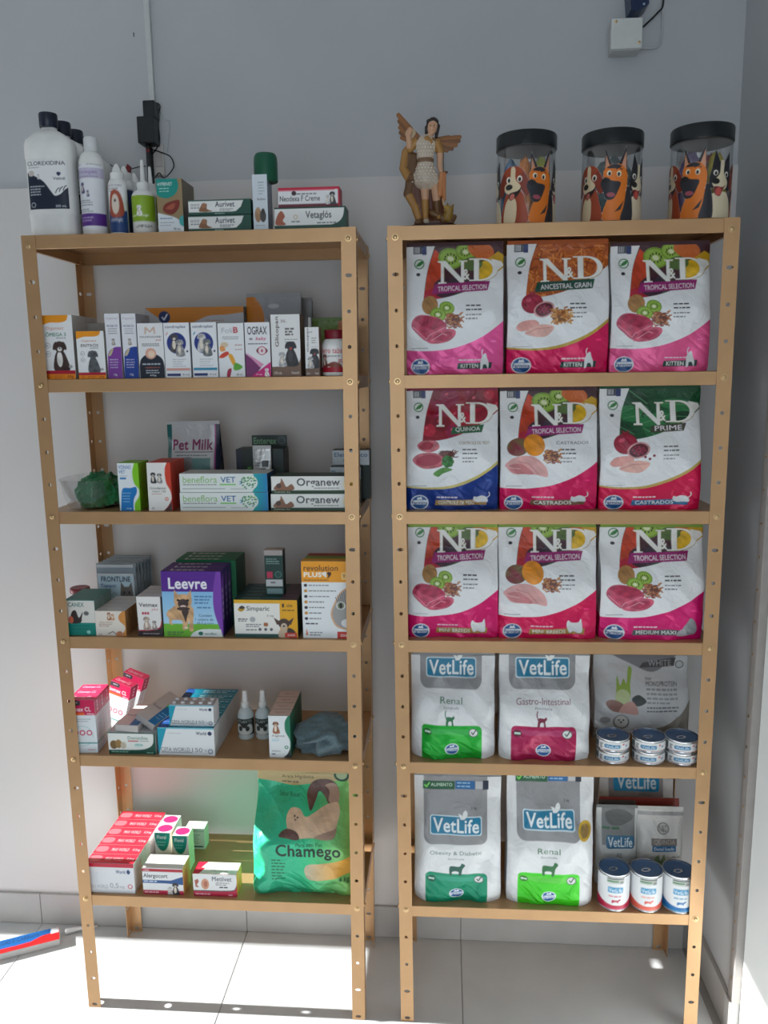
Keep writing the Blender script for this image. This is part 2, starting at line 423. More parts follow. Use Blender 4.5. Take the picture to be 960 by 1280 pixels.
# ------------------------------------------------------------------ cartons
_plain = {}
def cmat(rgb, rough=.45):
    k = ('c', *rgb, rough)
    if k not in _plain: _plain[k] = mat('card_%d_%d_%d' % rgb[:3], rgb, rough, 0, 60, .02)
    return _plain[k]
ORD = ['frontmost', 'second', 'third', 'fourth', 'fifth', 'sixth', 'seventh']
def carton(name, label, cat, x0, x1, yt, Y, d, zb, art=None, side=(230, 230, 230), top=None, n=1, yaw=0., group=None, ym=None,
           back=None, units=None, h=None, w=None, res=1.5, gap=.0006, side_art=None, back_labels=None, rx=0., ry=0., X=None, flap=True):
    """carton placed from photo pixels: x0..x1 across its front at depth Y, top at yt; n deep"""
    y_mid = ym if ym else (yt+ (640-FPX*((np.array([.5*(atY(x0, yt, Y)[0]+atY(x1, yt, Y)[0]), Y, zb])-CAM)@CU)/((np.array([.5, Y, zb])-CAM)@CF)))/2
    a, b = atY(x0, y_mid, Y)[0], atY(x1, y_mid, Y)[0]
    if w is None: w = (b-a)/math.cos(yaw)
    if h is None: h = atY((x0+x1)/2, yt, Y)[2]-zb
    cx = (a+b)/2 if X is None else X
    t = thing(name, label, cat, (cx, Y, zb+.0004), yaw, group); t.rotation_euler = (rx, ry, yaw)
    body = link('carton_body', box_me(-w/2, w/2, .0003, d-gap, 0, h, .0006), cmat(side), t)
    if art:
        U = units or (100, 100*h/w); cv = Cv(*U, nx=(x1-x0)*res); art(cv); flat_panel('front_panel', cv, w-.0004, h-.0004, t, (0, 0, .0002))
    if top is not None:
        if callable(top):
            cv = Cv(100, 100*d/w, nx=(x1-x0)*res); top(cv)
            flat_panel('top_panel', cv, w-.0008, d-gap-.0008, t, (0, .0006, h+.0003), (-math.pi/2, 0, 0))
        else: link('top_panel', box_me(-w/2+.0004, w/2-.0004, .0007, d-gap-.0006, h, h+.0003), cmat(top), t)
    if side_art is not None:
        if callable(side_art):
            cv = Cv(100, 100*h/d, nx=max(8, d*300)); side_art(cv)
            flat_panel('side_panel', cv, d-gap-.0008, h-.0006, t, (w/2+.0003, d/2, .0003), (0, 0, math.pi/2))
        else: link('side_panel', box_me(w/2, w/2+.0003, .0007, d-gap-.0005, .0003, h-.0003), cmat(side_art), t)
    out = [t]
    for i in range(1, n):
        lb = back_labels[i-1] if back_labels else label.replace('frontmost', ORD[i])
        out.append(tree_copy(t, (t.location.x-math.sin(yaw)*d*i, Y+math.cos(yaw)*d*i, zb+.0004), lb))
    return out, cx, w, h
def dog(cv, x, y, s, body, dark=None, chest=(225, 215, 200)):
    """sitting dog or cat drawn as print, s = height"""
    dark = dark or body; k_ = 6/s; face = tx(body, .3, k_); body = tx(body, .45, k_*1.4); dark = tx(dark, .3, k_); chest = tx(chest, .15, k_)
    cv.blob([(x-.22*s, y+s), (x-.2*s, y+.55*s), (x-.06*s, y+.3*s), (x+.1*s, y+.32*s), (x+.24*s, y+.6*s), (x+.3*s, y+s)], body)
    cv.ell(x-.02*s, y+.62*s, .1*s, .26*s, chest); cv.ell(x, y+.2*s, .19*s, .19*s, face)
    cv.ell(x-.17*s, y+.17*s, .06*s, .15*s, dark, 20); cv.ell(x+.17*s, y+.17*s, .06*s, .15*s, dark, -20)
    cv.ell(x, y+.28*s, .08*s, .07*s, chest); cv.ell(x, y+.25*s, .03*s, .025*s, (20, 20, 20))
    cv.ell(x-.07*s, y+.16*s, .022*s, .022*s, (15, 15, 15)); cv.ell(x+.07*s, y+.16*s, .022*s, .022*s, (15, 15, 15))
def cat_head(cv, x, y, s, c, ear=None):
    ear = ear or c
    cv.poly([(x-.5*s, y-.1*s), (x-.42*s, y-.75*s), (x-.05*s, y-.3*s)], ear); cv.poly([(x+.5*s, y-.1*s), (x+.42*s, y-.75*s), (x+.05*s, y-.3*s)], ear)
    cv.ell(x, y, .52*s, .45*s, c)
    for k in (-1, 1): cv.ell(x+k*.2*s, y-.08*s, .08*s, .09*s, (30, 30, 30))
    cv.poly([(x-.06*s, y+.1*s), (x+.06*s, y+.1*s), (x, y+.18*s)], (60, 40, 40))
INK, GRY = (35, 40, 52), (120, 122, 126)

# ------------------------------------------------------------------ bottles
def lab_cyl(parent, cv, r, z0, z1, a0=-80, a1=80, sx=1., sy=1., power=2., name='label', m=None, eps=.0004, rz=0):
    """printed label wrapped on the front of a turned body"""
    def fn(u, v):
        a = np.radians(a0+(a1-a0)*u); s, c = np.sin(a), np.cos(a); q = (np.abs(c)**power+np.abs(s)**power)**(-1/power)
        return (r*s*q*sx+eps*np.sign(s)*np.abs(s)), -(r*c*q*sy+eps), z0+(z1-z0)*v
    o = link(name, grid_me(name, cv, fn), m or M_LABEL, parent); o.rotation_euler = (0, 0, rz); return o

# ==================================================================
# LEFT UNIT, top shelf
# ==================================================================
Z1, Z2, Z3, Z4, Z5, Z6 = ZS
def clorex_art(c):
    c.T('CLOREXIDINA', 3, 4, 97, 14, INK, .03); c.T('shampoo', 5, 16, 34, 21, GRY, .01)
    c.poly(np.vstack([[(0, 29)], spl([(0, 29), (20, 38), (42, 52), (58, 74), (68, 86), (82, 82), (92, 72), (100, 66)], 5, False), [(100, 118), (0, 118)]]), (16, 30, 52))
    c.T('Vetnil', 66, 42, 94, 49, (20, 40, 80), .03); c.blob([(75, 33), (80, 30), (86, 33), (80, 40)], (20, 40, 80))
    for k in range(3): c.line(spl([(70+k*9, 80-k*3), (74+k*9, 72-k*3), (80+k*8, 68-k*3)], 4, False), 2.2, (16, 30, 52))
    c.lines(6, 62, 46, 4, 6.5, 2.4, (190, 196, 204), 3); c.ell(12, 32, 8, 7, (200, 190, 185)); dog(c, 30, 34, 12, (200, 200, 205))
    c.ring(12, 107, 6, 1.2, (220, 222, 226), (16, 30, 52)); c.T('500 mL', 68, 108, 94, 114, (200, 205, 212), .02)
def bottle_clorex(cx, Y, label):
    t = thing('shampoo_bottle', label, 'bottle', (cx, Y+.034, Z1+.0004), 0, 'chlorhexidine bottles in a row')
    w = .056; sy = .58
    link('bottle_body', lathe_me([(w*.9, 0), (w*.97, .004), (w*.97, .042), (w, .047), (w*.985, .053), (w*.96, .058), (w*.96, .168), (w, .174), (w, .200), (w*.93, .212), (w*.62, .226), (w*.36, .234), (.017, .236), (.017, .242)], 40, 1, sy, 3.6), WHITE, t)
    cap = link('cap', lathe_me([(.0192, .240), (.020, .241), (.0205, .268), (.0195, .271), (.015, .272)], 28), NAVY, t)
    c = Cv(100, 118, (234, 235, 236), 70); clorex_art(c)
    def fn(u, v):
        x = w*.96*(u-.5)*1.72; q = (np.abs(x/(w*.96))**3.6); y = -(1-q)**(1/3.6)*w*.96*sy-.0006
        return x, y, .06+.106*v
    link('label', grid_me('label', c, fn), M_LABEL, t); return t
xc = atY(67.5, 230, .06)[0]
for i, lb in enumerate(('white chlorhexidine shampoo bottle with navy cap, frontmost of its row', 'white navy-capped bottle second in the row behind the front one',
                        'white navy-capped bottle third in the row behind the front one', 'white navy-capped bottle at the back of its row by the wall')):
    bottle_clorex(xc, .022+.0667*i, lb)

def slim_bottle():
    Y = .062; cx = atY(117, 240, Y)[0]; t = thing('shampoo_bottle', 'slim white shampoo bottle with lilac and purple label bands', 'bottle', (cx, Y, Z1+.0004)); r = .029
    zt = atY(115, 172.4, Y)[2]-Z1; zs = atY(115, 191, Y)[2]-Z1
    link('bottle_body', lathe_me([(r*.93, 0), (r, .004), (r, zs-.032), (r*.97, zs-.02), (r*.8, zs-.006), (r*.52, zs), (r*.48, zs+.002)], 32), WHITE, t)
    link('cap', lathe_me([(r*.5, zs), (r*.52, zs+.001), (r*.52, zt-.004), (r*.46, zt)], 28), mat('cap_white', (222, 224, 226), .3), t)
    c = Cv(100, 150, (232, 233, 238), 50)
    c.T('DUPRAT', 8, 0, 30, 5, (90, 80, 140)).lines(50, 1, 92, 1, 5, 2, GRY); c.rect(0, 10, 100, 33, (196, 190, 214)); c.T('dermogen', 8, 15, 76, 25, (120, 96, 160), .0)
    c.lines(10, 28, 80, 1, 4, 2.4, (150, 140, 175)); dog(c, 32, 42, 24, (70, 60, 120)); dog(c, 48, 60, 14, (70, 60, 120))
    c.lines(12, 82, 70, 3, 5, 2, GRY, 2).lines(12, 102, 60, 2, 5, 2, GRY, 5); c.rect(0, 112, 100, 140, (92, 44, 140)); c.lines(10, 120, 66, 2, 7, 2.6, (190, 170, 215), 4)
    lab_cyl(t, c, r, .014, zs-.03)
slim_bottle()

def dropper(name, label, cx, Y, r, hb, htip, art, body=WHITE, tip=WHITE, nozzle=.38, long=False):
    t = thing(name, label, 'bottle', (cx, Y, Z1+.0004), 0)
    link('bottle_body', lathe_me([(r*.92, 0), (r, .003), (r, hb-.012), (r*.85, hb-.004), (r*.55, hb), (r*.5, hb+.003)], 26), body, t)
    if long: P = [(r*.52, hb), (r*.52, hb+.016), (r*.36, hb+.019), (r*.2, hb+.021), (r*.13, htip-.002), (r*.08, htip)]
    else: P = [(r*.72, hb-.003), (r*.74, hb-.002), (r*.74, hb+.012), (r*.5, hb+.014), (r*.42, htip-.012), (r*.22, htip-.003), (r*.1, htip)]
    link('nozzle_cap', lathe_me(P, 22), tip, t)
    if art:
        c = Cv(100, 110, nx=36); art(c); lab_cyl(t, c, r, .006, hb-.014)
    return t
def ear_art(c):
    c.rect(0, 60, 100, 110, (26, 62, 120)); c.lines(15, 4, 80, 3, 6, 2.4, GRY); c.blob([(20, 60), (30, 24), (50, 14), (72, 24), (84, 60), (70, 74), (34, 74)], (168, 74, 48))
    c.ell(50, 46, 15, 22, (226, 210, 196)); c.ell(50, 38, 4, 3.5, INK); c.T('otologic', 26, 76, 76, 86, (225, 230, 240), .01, shear=.2)
def ear_dark(c): c.rect(0, 10, 100, 110, (28, 44, 84)); c.blob([(20, 60), (36, 28), (64, 28), (80, 60), (50, 80)], (60, 52, 60))
def lime_art(c):
    c.rect(0, 0, 100, 78, (140, 176, 38)); dog(c, 46, 30, 30, (236, 238, 232)); c.T('auritop', 12, 56, 74, 66, (232, 240, 215), .01); c.rect(0, 78, 100, 110, (222, 222, 218)); c.T('LIMPEZA', 34, 88, 84, 96, INK)
def lp(x, y, Y): return atY(x, y, Y)[0]
hz = lambda x, y, Y: atY(x, y, Y)[2]-Z1
dropper('ear_drop_bottle', 'white dropper bottle with brown dog on blue label', lp(148, 250, .05), .05, .0205, hz(148, 224, .05), hz(147, 205, .05), ear_art)
dropper('ear_drop_bottle', 'dropper bottle with dark navy label behind the blue one', lp(157, 250, .105), .105, .0205, hz(157, 226, .105), hz(154, 208, .105), ear_dark)
dropper('ear_drop_bottle', 'plain white dropper bottle behind lime green bottle', lp(164.5, 250, .13), .155, .02, hz(166, 236, .155), hz(164, 217, .155), None)
t = dropper('spray_bottle', 'white bottle with dark red flip spout behind droppers', lp(160, 250, .215), .215, .02, hz(160, 224, .215), hz(160, 214, .215), None)
rs = pymesh('spout', [(-.008, -.006, 0), (.006, -.006, 0), (.006, .006, 0), (-.008, .006, 0), (.002, -.006, .034), (.010, -.006, .050), (.016, -.006, .044), (.012, -.006, .014), (.002, .006, .034), (.010, .006, .050), (.016, .006, .044), (.012, .006, .014)],
            [(0, 4, 5, 6, 7, 1), (3, 2, 11, 10, 9, 8), (0, 3, 8, 4), (4, 8, 9, 5), (5, 9, 10, 6), (6, 10, 11, 7), (7, 11, 2, 1), (0, 1, 2, 3)])
link('flip_spout', rs, mat('dark_red_plastic', (120, 20, 34), .4), t, (-.004, 0, hz(160, 226, .215)-.012))
dropper('ear_cleaner_bottle', 'lime green labelled bottle with long thin nozzle', lp(180.5, 262, .055), .055, .0268, hz(180, 239, .055), hz(179, 200, .055), lime_art, long=True)
dropper('ear_cleaner_bottle', 'second long-nozzled bottle hidden behind the lime green labelled one', lp(192, 262, .13), .118, .026, hz(191, 243, .13), hz(191, 210, .13), lime_art, long=True)

def liver_art(c):
    w, h = c.w, c.h; c.rect(0, 0, 100, h, (150, 128, 92)); c.ell(36, h*.12, 50, h*.24, (0, 142, 132)); c.T('HYPERVET', 6, h*.07, 62, h*.13, (225, 240, 238), .02)
    c.lines(12, h*.17, 55, 2, h*.05, h*.02, (160, 215, 205)); c.blob([(24, h*.6), (28, h*.48), (52, h*.42), (86, h*.4), (82, h*.55), (56, h*.66)], (126, 44, 32)); c.blob([(34, h*.55), (50, h*.48), (70, h*.46), (60, h*.56)], (170, 84, 60))
    c.poly(np.vstack([[(0, h*.62)], spl([(0, h*.62), (30, h*.66), (70, h*.72), (100, h*.84)], 5, False), [(100, h), (0, h)]]), (225, 231, 236)); c.ell(98, h*.78, 16, h*.1, (60, 170, 170))
    c.lines(10, h*.72, 60, 1, 5, 3, (70, 110, 160)); c.T('90 mL', 60, h*.9, 86, h*.95, INK); c.lines(10, h*.8, 70, 2, h*.05, 2.2, GRY, 3)
carton('medicine_carton', 'brown and teal liver supplement carton beside the lime green bottle', 'box', 196.5, 228.5, 223.5, .02, .09, Z1, liver_art, (120, 108, 88))
def aurivet_art(c):
    h = c.h; c.rect(0, 0, 100, h, (20, 74, 60)); c.poly([(0, h*.1), (88, h*.1), (84, h*.5), (76, h*.78), (70, h*.8), (0, h*.8)], (232, 232, 230))
    for k in range(3): c.ring(6+k*5, h*.34, 2, .7, GRY, (232, 232, 230)); c.rect(4+k*5, h*.5, 8+k*5, h*.56, GRY)
    c.blob([(18, h*.76), (19, h*.5), (24, h*.24), (30, h*.3), (30, h*.6), (38, h*.76)], (138, 92, 60)); c.ell(25, h*.38, 4, h*.16, (160, 112, 78))
    c.T('Aurivet', 43, h*.14, 74, h*.5, (30, 44, 70), .03); c.lines(50, h*.6, 74, 2, h*.1, h*.05, GRY); c.lines(42, h*.88, 58, 1, 3, h*.06, (150, 180, 170))
_, ax, aw, ah = carton('medicine_carton', 'long green and white ear ointment carton, lower of two stacked', 'box', 235.4, 314, 269, .016, .05, Z1, aurivet_art, (18, 60, 50), group='stacked ear ointment cartons')
carton('medicine_carton', 'long green and white ear ointment carton, upper of two stacked', 'box', 235.4, 313.4, 249.4, .016, .05, Z1+ah+.0008, aurivet_art, (18, 60, 50), group='stacked ear ointment cartons')
def spray_art(c):
    h = c.h; c.rect(0, 0, 100, h, (214, 222, 230)); c.lines(40, h*.14, 80, 5, h*.05, 4, GRY); c.T('Mata Bicheiras', 30, h*.42, 86, h*.46, INK)
    c.ell(34, h*.72, 22, h*.13, (170, 130, 96)); c.ell(66, h*.74, 20, h*.11, (70, 66, 64)); c.ell(34, h*.64, 13, h*.06, (188, 148, 110)); c.ell(67, h*.66, 12, h*.055, (56, 54, 54)); c.lines(16, h*.9, 80, 1, 6, 4, GRY)
t, cx, w, h = carton('spray_carton', 'tall white spray carton with green can cap sticking out', 'box', 316, 334.5, 218, .02, .052, Z1, spray_art, (150, 165, 185))
link('can_cap', lathe_me([(.0245, h-.012), (.0265, h-.01), (.0265, h+.03), (.0255, h+.042), (.022, h+.048), (.012, h+.05)], 30), mat('green_plastic', (0, 84, 58), .35), t[0], (.0095, .028, 0))
def neo_art(c):
    h = c.h; c.rect(0, 0, 100, h, (232, 232, 234)); c.rect(0, 0, 100, h*.14, (196, 24, 62)); c.rect(0, h*.14, 92, h*.2, (230, 150, 165)); c.ell(26, h*.3, 4, h*.12, (60, 30, 40)); c.T('Neodexa F Creme', 3, h*.42, 68, h*.7, (40, 38, 46), .025)
    c.rect(0, h*.84, 100, h, (110, 30, 50)); c.lines(30, h*.3, 66, 1, 4, h*.07, GRY); dog(c, 88, h*.25, h*.62, (50, 50, 56)); dog(c, 80, h*.4, h*.46, (205, 205, 205)); c.rect(97, 0, 100, h, (196, 24, 62))
def vetag_art(c):
    h = c.h; c.rect(0, 0, 100, h, (16, 70, 54)); c.poly(np.vstack([[(0, h*.08), (98, h*.08)], spl([(98, h*.08), (96, h*.45), (90, h*.7), (80, h*.82)], 4, False), [(0, h*.82)]]), (232, 232, 230))
    c.T('Vetaglós', 44, h*.2, 80, h*.62, (34, 34, 40), .03); c.blob([(2, h*.78), (4, h*.4), (10, h*.16), (15, h*.4), (12, h*.6), (16, h*.78)], (168, 90, 62)); c.ring(30, h*.45, 3, .8, (190, 160, 70), (232, 232, 230)); c.lines(24, h*.62, 36, 1, 4, h*.06, GRY); c.lines(60, h*.7, 90, 1, 4, h*.06, GRY)
_, vx, vw, vh = carton('medicine_carton', 'long green and white ointment carton with horse head, under the red carton', 'box', 343, 432, 258.7, .014, .06, Z1, vetag_art, (30, 80, 66))
carton('medicine_carton', 'red and white cream carton with small dogs, stacked on green carton', 'box', 347.7, 424.4, 234, .018, .05, Z1+vh+.0008, neo_art, (170, 30, 60))

# ==================================================================
# LEFT UNIT, second shelf
# ==================================================================
def organ_art(title, col, drk, dark_dog, thin=False):
    def f(c):
        h = c.h; c.poly(np.vstack([[(0, 0), (88, 0)], spl([(88, 0), (82, h*.09), (60, h*.12), (30, h*.12), (0, h*.17)], 5, False)]), (238, 152, 20))
        c.T('Organnact', 18, h*.18, 72, h*.24, (205, 120, 90), .0, shear=.2); c.T(title, 16, h*.26, 78, h*.33, col, .03); c.lines(48, h*.35, 80, 1, 5, 2.4, GRY)
        for k in (0, 1):
            c.ring(20, h*(.47+.13*k), 8, 1.2, GRY, (236, 237, 238)); c.lines(16, h*(.465+.13*k), 24, 1, 4, 2, INK)
        dog(c, 56, h*.4, h*.46, dark_dog, None, drk); c.rect(0, h*.86, 100, h*.915, (184, 14, 50)); c.rect(0, h*.915, 100, h, (236, 140, 16)); c.T('30g', 74, h*.935, 92, h*.98, (140, 40, 20), .03); c.lines(34, h*.94, 64, 2, h*.025, 2, (190, 90, 20))
        c.ring(16, h*.955, 5, 1.6, (190, 50, 20), (236, 140, 16)); c.ell(86, h*.8, 6, 5, (170, 170, 170))
    return f
carton('supplement_carton', 'omega supplement carton with sitting dog, frontmost left end of row', 'box', 51.8, 92, 394, .014, .07, Z2, organ_art('ÔMEGA 3', (20, 130, 100), (230, 226, 222), (62, 42, 36)), (196, 190, 184), n=2,
       back_labels=['plain-backed carton behind the omega supplement carton'], group='omega supplement cartons')
carton('supplement_carton', 'short orange-topped supplement carton with grey puppy', 'box', 96.5, 131, 414, .012, .07, Z2, organ_art('ERITRÓS', (60, 50, 60), (90, 92, 96), (84, 86, 92)), (176, 170, 164), n=1)
carton('supplement_carton', 'grey carton standing behind the short orange-topped carton', 'box', 110, 137, 404, .09, .09, Z2, None, (150, 144, 138), n=1)
def slim_art(col):
    def f(c):
        h = c.h; c.rect(0, 0, 100, h, (230, 230, 236)); c.T('Organnact', 12, h*.06, 86, h*.1, (170, 150, 170), 0, shear=.2); c.T('PRÓBIOS', 12, h*.17, 84, h*.205, (70, 60, 120), .02); c.lines(20, h*.23, 86, 3, h*.035, 4, GRY, 7)
        c.poly(np.vstack([[(0, h)], [(8, h*.66)], spl([(8, h*.66), (18, h*.58), (44, h*.53), (70, h*.51), (100, h*.51)], 4, False), [(100, h)]]), col); c.blob([(14, h*.64), (26, h*.57), (46, h*.53), (44, h*.57), (28, h*.64)], (200, 188, 150))
        dog(c, 50, h*.38, h*.1, (150, 140, 140)); c.lines(18, h*.7, 80, 4, h*.04, 5, (205, 200, 225), 8); c.T('14g', 40, h*.92, 62, h*.96, (230, 230, 240), .03)
    return f
carton('paste_carton', 'slim tall purple and white paste carton', 'box', 132.7, 151, 392, .016, .03, Z2, slim_art((128, 62, 158)), (200, 198, 206), n=3, group='slim purple paste cartons',
       back_labels=['slim purple and white carton second in its row', 'slim purple and white carton at the back of its row'])
carton('paste_carton', 'slim tall blue and white paste carton', 'box', 153.3, 171.4, 392, .016, .03, Z2, slim_art((24, 62, 150)), (190, 194, 206), n=3, group='slim blue paste cartons',
       back_labels=['slim blue and white carton second in its row', 'slim blue and white carton at the back of its row'])
def macro_art(c):
    h = c.h; c.rect(0, 0, 100, h, (234, 234, 236)); c.poly([(28, h*.2), (30, h*.07), (36, h*.07), (49, h*.14), (62, h*.07), (68, h*.07), (70, h*.2), (64, h*.2), (62, h*.12), (49, h*.18), (36, h*.12), (34, h*.2)], (214, 186, 170))
    c.T('MACROGARD', 10, h*.235, 92, h*.268, (60, 50, 56), .01); c.T('pet', 70, h*.29, 90, h*.34, (200, 120, 120), 0, shear=.3); c.lines(16, h*.37, 84, 2, h*.03, 3, INK)
    c.poly(np.vstack([[(2, h)], spl([(2, h*.78), (8, h*.66), (26, h*.58), (50, h*.555), (74, h*.58), (92, h*.66), (98, h*.78)], 5, False), [(98, h)]]), (18, 28, 46)); c.ell(48, h*.55, 21, h*.1, (224, 170, 150)); c.ell(50, h*.56, 13, h*.06, (240, 214, 190))
    c.lines(14, h*.73, 90, 1, 6, 4.5, (200, 205, 215)); c.T('suplemento', 24, h*.79, 80, h*.82, (210, 110, 90)); c.lines(26, h*.85, 80, 2, h*.04, 3.4, (190, 195, 205), 3); c.T('60g', 40, h*.93, 64, h*.965, (225, 228, 235), .02)
carton('supplement_carton', 'white supplement carton with navy arched lower half', 'box', 172.8, 205, 404, .012, .05, Z2, macro_art, (130, 136, 150))
def condro_art(bar, a, b):
    def f(c):
        h = c.h; c.rect(0, 0, 100, h, (234, 236, 240)); c.T('condroplex', 7, h*.05, 86, h*.115, (22, 36, 92), .035); c.ell(48, h*.37, 37, h*.19, (22, 46, 130)); dog(c, 40, h*.2, h*.32, a); dog(c, 60, h*.3, h*.3, b)
        c.ell(88, h*.52, 4, 4, (30, 36, 70)); c.lines(30, h*.66, 84, 4, h*.04, 2, (150, 155, 165)); c.rect(4, h*.82, 96, h*.865, bar); c.rect(6, h*.92, 58, h*.965, (24, 44, 110)); c.T('60 comp', 66, h*.925, 92, h*.96, INK); c.poly([(8, h*.22), (14, h*.17), (18, h*.18), (11, h*.23)], bar)
    return f
carton('supplement_carton', 'white joint supplement carton with two dogs on blue circle, salmon stripe', 'box', 205.6, 237.6, 403.5, .012, .05, Z2, condro_art((222, 160, 150), (74, 72, 78), (150, 150, 152)), (206, 208, 214))
carton('supplement_carton', 'white joint supplement carton with two dogs on blue circle, cyan stripe', 'box', 239.8, 271.6, 403, .012, .05, Z2, condro_art((0, 140, 178), (190, 190, 192), (110, 116, 116)), (206, 208, 214))
def foli_art(c):
    h = c.h; c.rect(0, 0, 100, h, (236, 238, 240)); c.T('Foli', 16, h*.09, 56, h*.185, (180, 182, 190), 0); c.T('B', 60, h*.075, 78, h*.185, (190, 40, 60), .06); c.lines(18, h*.25, 82, 2, h*.035, 3, (140, 142, 150))
    c.lines(64, h*.4, 96, 2, h*.08, 3, (190, 130, 130)); c.ell(24, h*.4, 15, h*.05, (220, 200, 170)); c.blob([(6, h*.44), (20, h*.42), (28, h*.5), (10, h*.52)], (236, 160, 90)); c.blob([(2, h*.63), (14, h*.56), (34, h*.52), (40, h*.57), (18, h*.64)], (214, 66, 40)); c.blob([(38, h*.58), (52, h*.58), (64, h*.72), (56, h*.78), (46, h*.7)], (236, 170, 40)); c.blob([(56, h*.8), (64, h*.73), (90, h*.8), (78, h*.86), (58, h*.87)], (96, 176, 50)); c.blob([(30, h*.92), (36, h*.85), (48, h*.84), (44, h*.95), (40, h), (30, h)], (170, 30, 70)); c.T('60 mL', 66, h*.93, 90, h*.965, INK, .02)
carton('supplement_carton', 'white carton with rainbow coloured running animal', 'box', 273, 305.4, 404, .012, .05, Z2, foli_art, (206, 208, 212))
def ograx_art(c):
    h = c.h; c.rect(0, 0, 100, h, (234, 234, 238)); c.T('OGRAX', 11, h*.08, 88, h*.225, (26, 28, 36), .03); c.T('baby', 44, h*.27, 84, h*.345, (206, 40, 120), .04, shear=.25); c.ell(24, h*.305, 7, h*.02, (140, 140, 150)); c.lines(12, h*.385, 92, 1, 4, 3.2, INK)
    c.poly([(0, h*.56), (62, h*.82), (30, h), (0, h)], (120, 40, 104)); c.poly([(0, h*.54), (72, h*.77), (58, h*.83)], (226, 150, 190)); c.poly([(18, h), (100, h*.72), (100, h)], (214, 20, 126)); c.ell(66, h*.52, 22, h*.065, (90, 30, 50)); c.ring(66, h*.52, 17, 3, (190, 30, 70), (235, 225, 230)); c.ell(66, h*.52, 4, h*.03, (200, 60, 90)); dog(c, 82, h*.84, h*.15, (245, 235, 240)); c.T('30 caps', 40, h*.94, 64, h*.97, (250, 220, 235), .03)
carton('supplement_carton', 'white and magenta puppy supplement carton with purple triangle', 'box', 306.6, 338, 403, .012, .05, Z2, ograx_art, (170, 150, 170))
def glico_art(small=False):
    def f(c):
        h = c.h; c.rect(0, 0, 100, h, (120, 92, 74)); c.poly(np.vstack([[(0, 0), (100, 0), (100, h*.62)], spl([(100, h*.62), (96, h*.74), (84, h*.81), (50, h*.83), (0, h*.84)], 5, False)]), (234, 234, 234))
        gx = 14; c.T('Glicopan', 22-h*.24, h*.24, 22+h*.24, h*.24+16, (84, 66, 56), .04, rot=-90); c.T('pet', 40, h*.05, 50, h*.17, (120, 90, 80), 0, rot=-90)
        for k in range(3): c.lines(48, h*(.22+.045*k), 82, 1, 4, 6, (110, 105, 104), k+3)
        c.lines(46, h*.4, 90, 2, h*.035, 2.4, GRY); dog(c, 66, h*.43, h*.39, (40, 40, 44), None, (60, 60, 64)); dog(c, 36, h*.6, h*.23, (176, 176, 178)); c.ell(66, h*.55, 4, h*.02, (200, 60, 50)); c.T('125 mL', 8, h*.92, 34, h*.96, (225, 215, 205), .03); c.T('Vetnil', 66, h*.92, 92, h*.96, (225, 215, 205), .03)
    return f
carton('supplement_carton', 'tall brown and white vitamin carton with black dog and grey cat', 'box', 339.2, 375.5, 393, .012, .06, Z2, glico_art(), (112, 84, 64))
carton('supplement_carton', 'small narrow version of the brown and white vitamin carton', 'box', 381.5, 399, 409, .012, .035, Z2, glico_art(True), (150, 118, 100))
def red_cap_bottle():
    Y = .045; cx = atY(420, 445, Y)[0]; t = thing('pill_bottle', 'white pill bottle with dark red cap behind the corner post', 'bottle', (cx, Y, Z2+.0004)); r = .032
    hh = atY(418, 413, Y)[2]-Z2; hn = atY(418, 424, Y)[2]-Z2
    link('bottle_body', lathe_me([(r*.92, 0), (r, .004), (r, hn-.014), (r*.9, hn-.004), (r*.74, hn), (r*.74, hn+.002)], 30), WHITE, t)
    link('cap', lathe_me([(r*.78, hn), (r*.8, hn+.001), (r*.8, hh-.002), (r*.76, hh)], 30), mat('cap_dark_red', (128, 16, 36), .4), t)
    c = Cv(100, 70, (236, 234, 232), 50); c.T('ferro tabs', 10, 6, 70, 20, (200, 60, 70), .03); c.lines(20, 26, 70, 1, 5, 3, GRY); dog(c, 22, 22, 34, (110, 50, 40)); c.blob([(30, 52), (48, 42), (66, 48), (68, 60)], (130, 60, 44)); c.rect(0, 56, 100, 70, (170, 24, 44)); c.lines(60, 36, 90, 2, 5, 3, (190, 60, 70)); lab_cyl(t, c, r, .008, hn-.016)
red_cap_bottle()

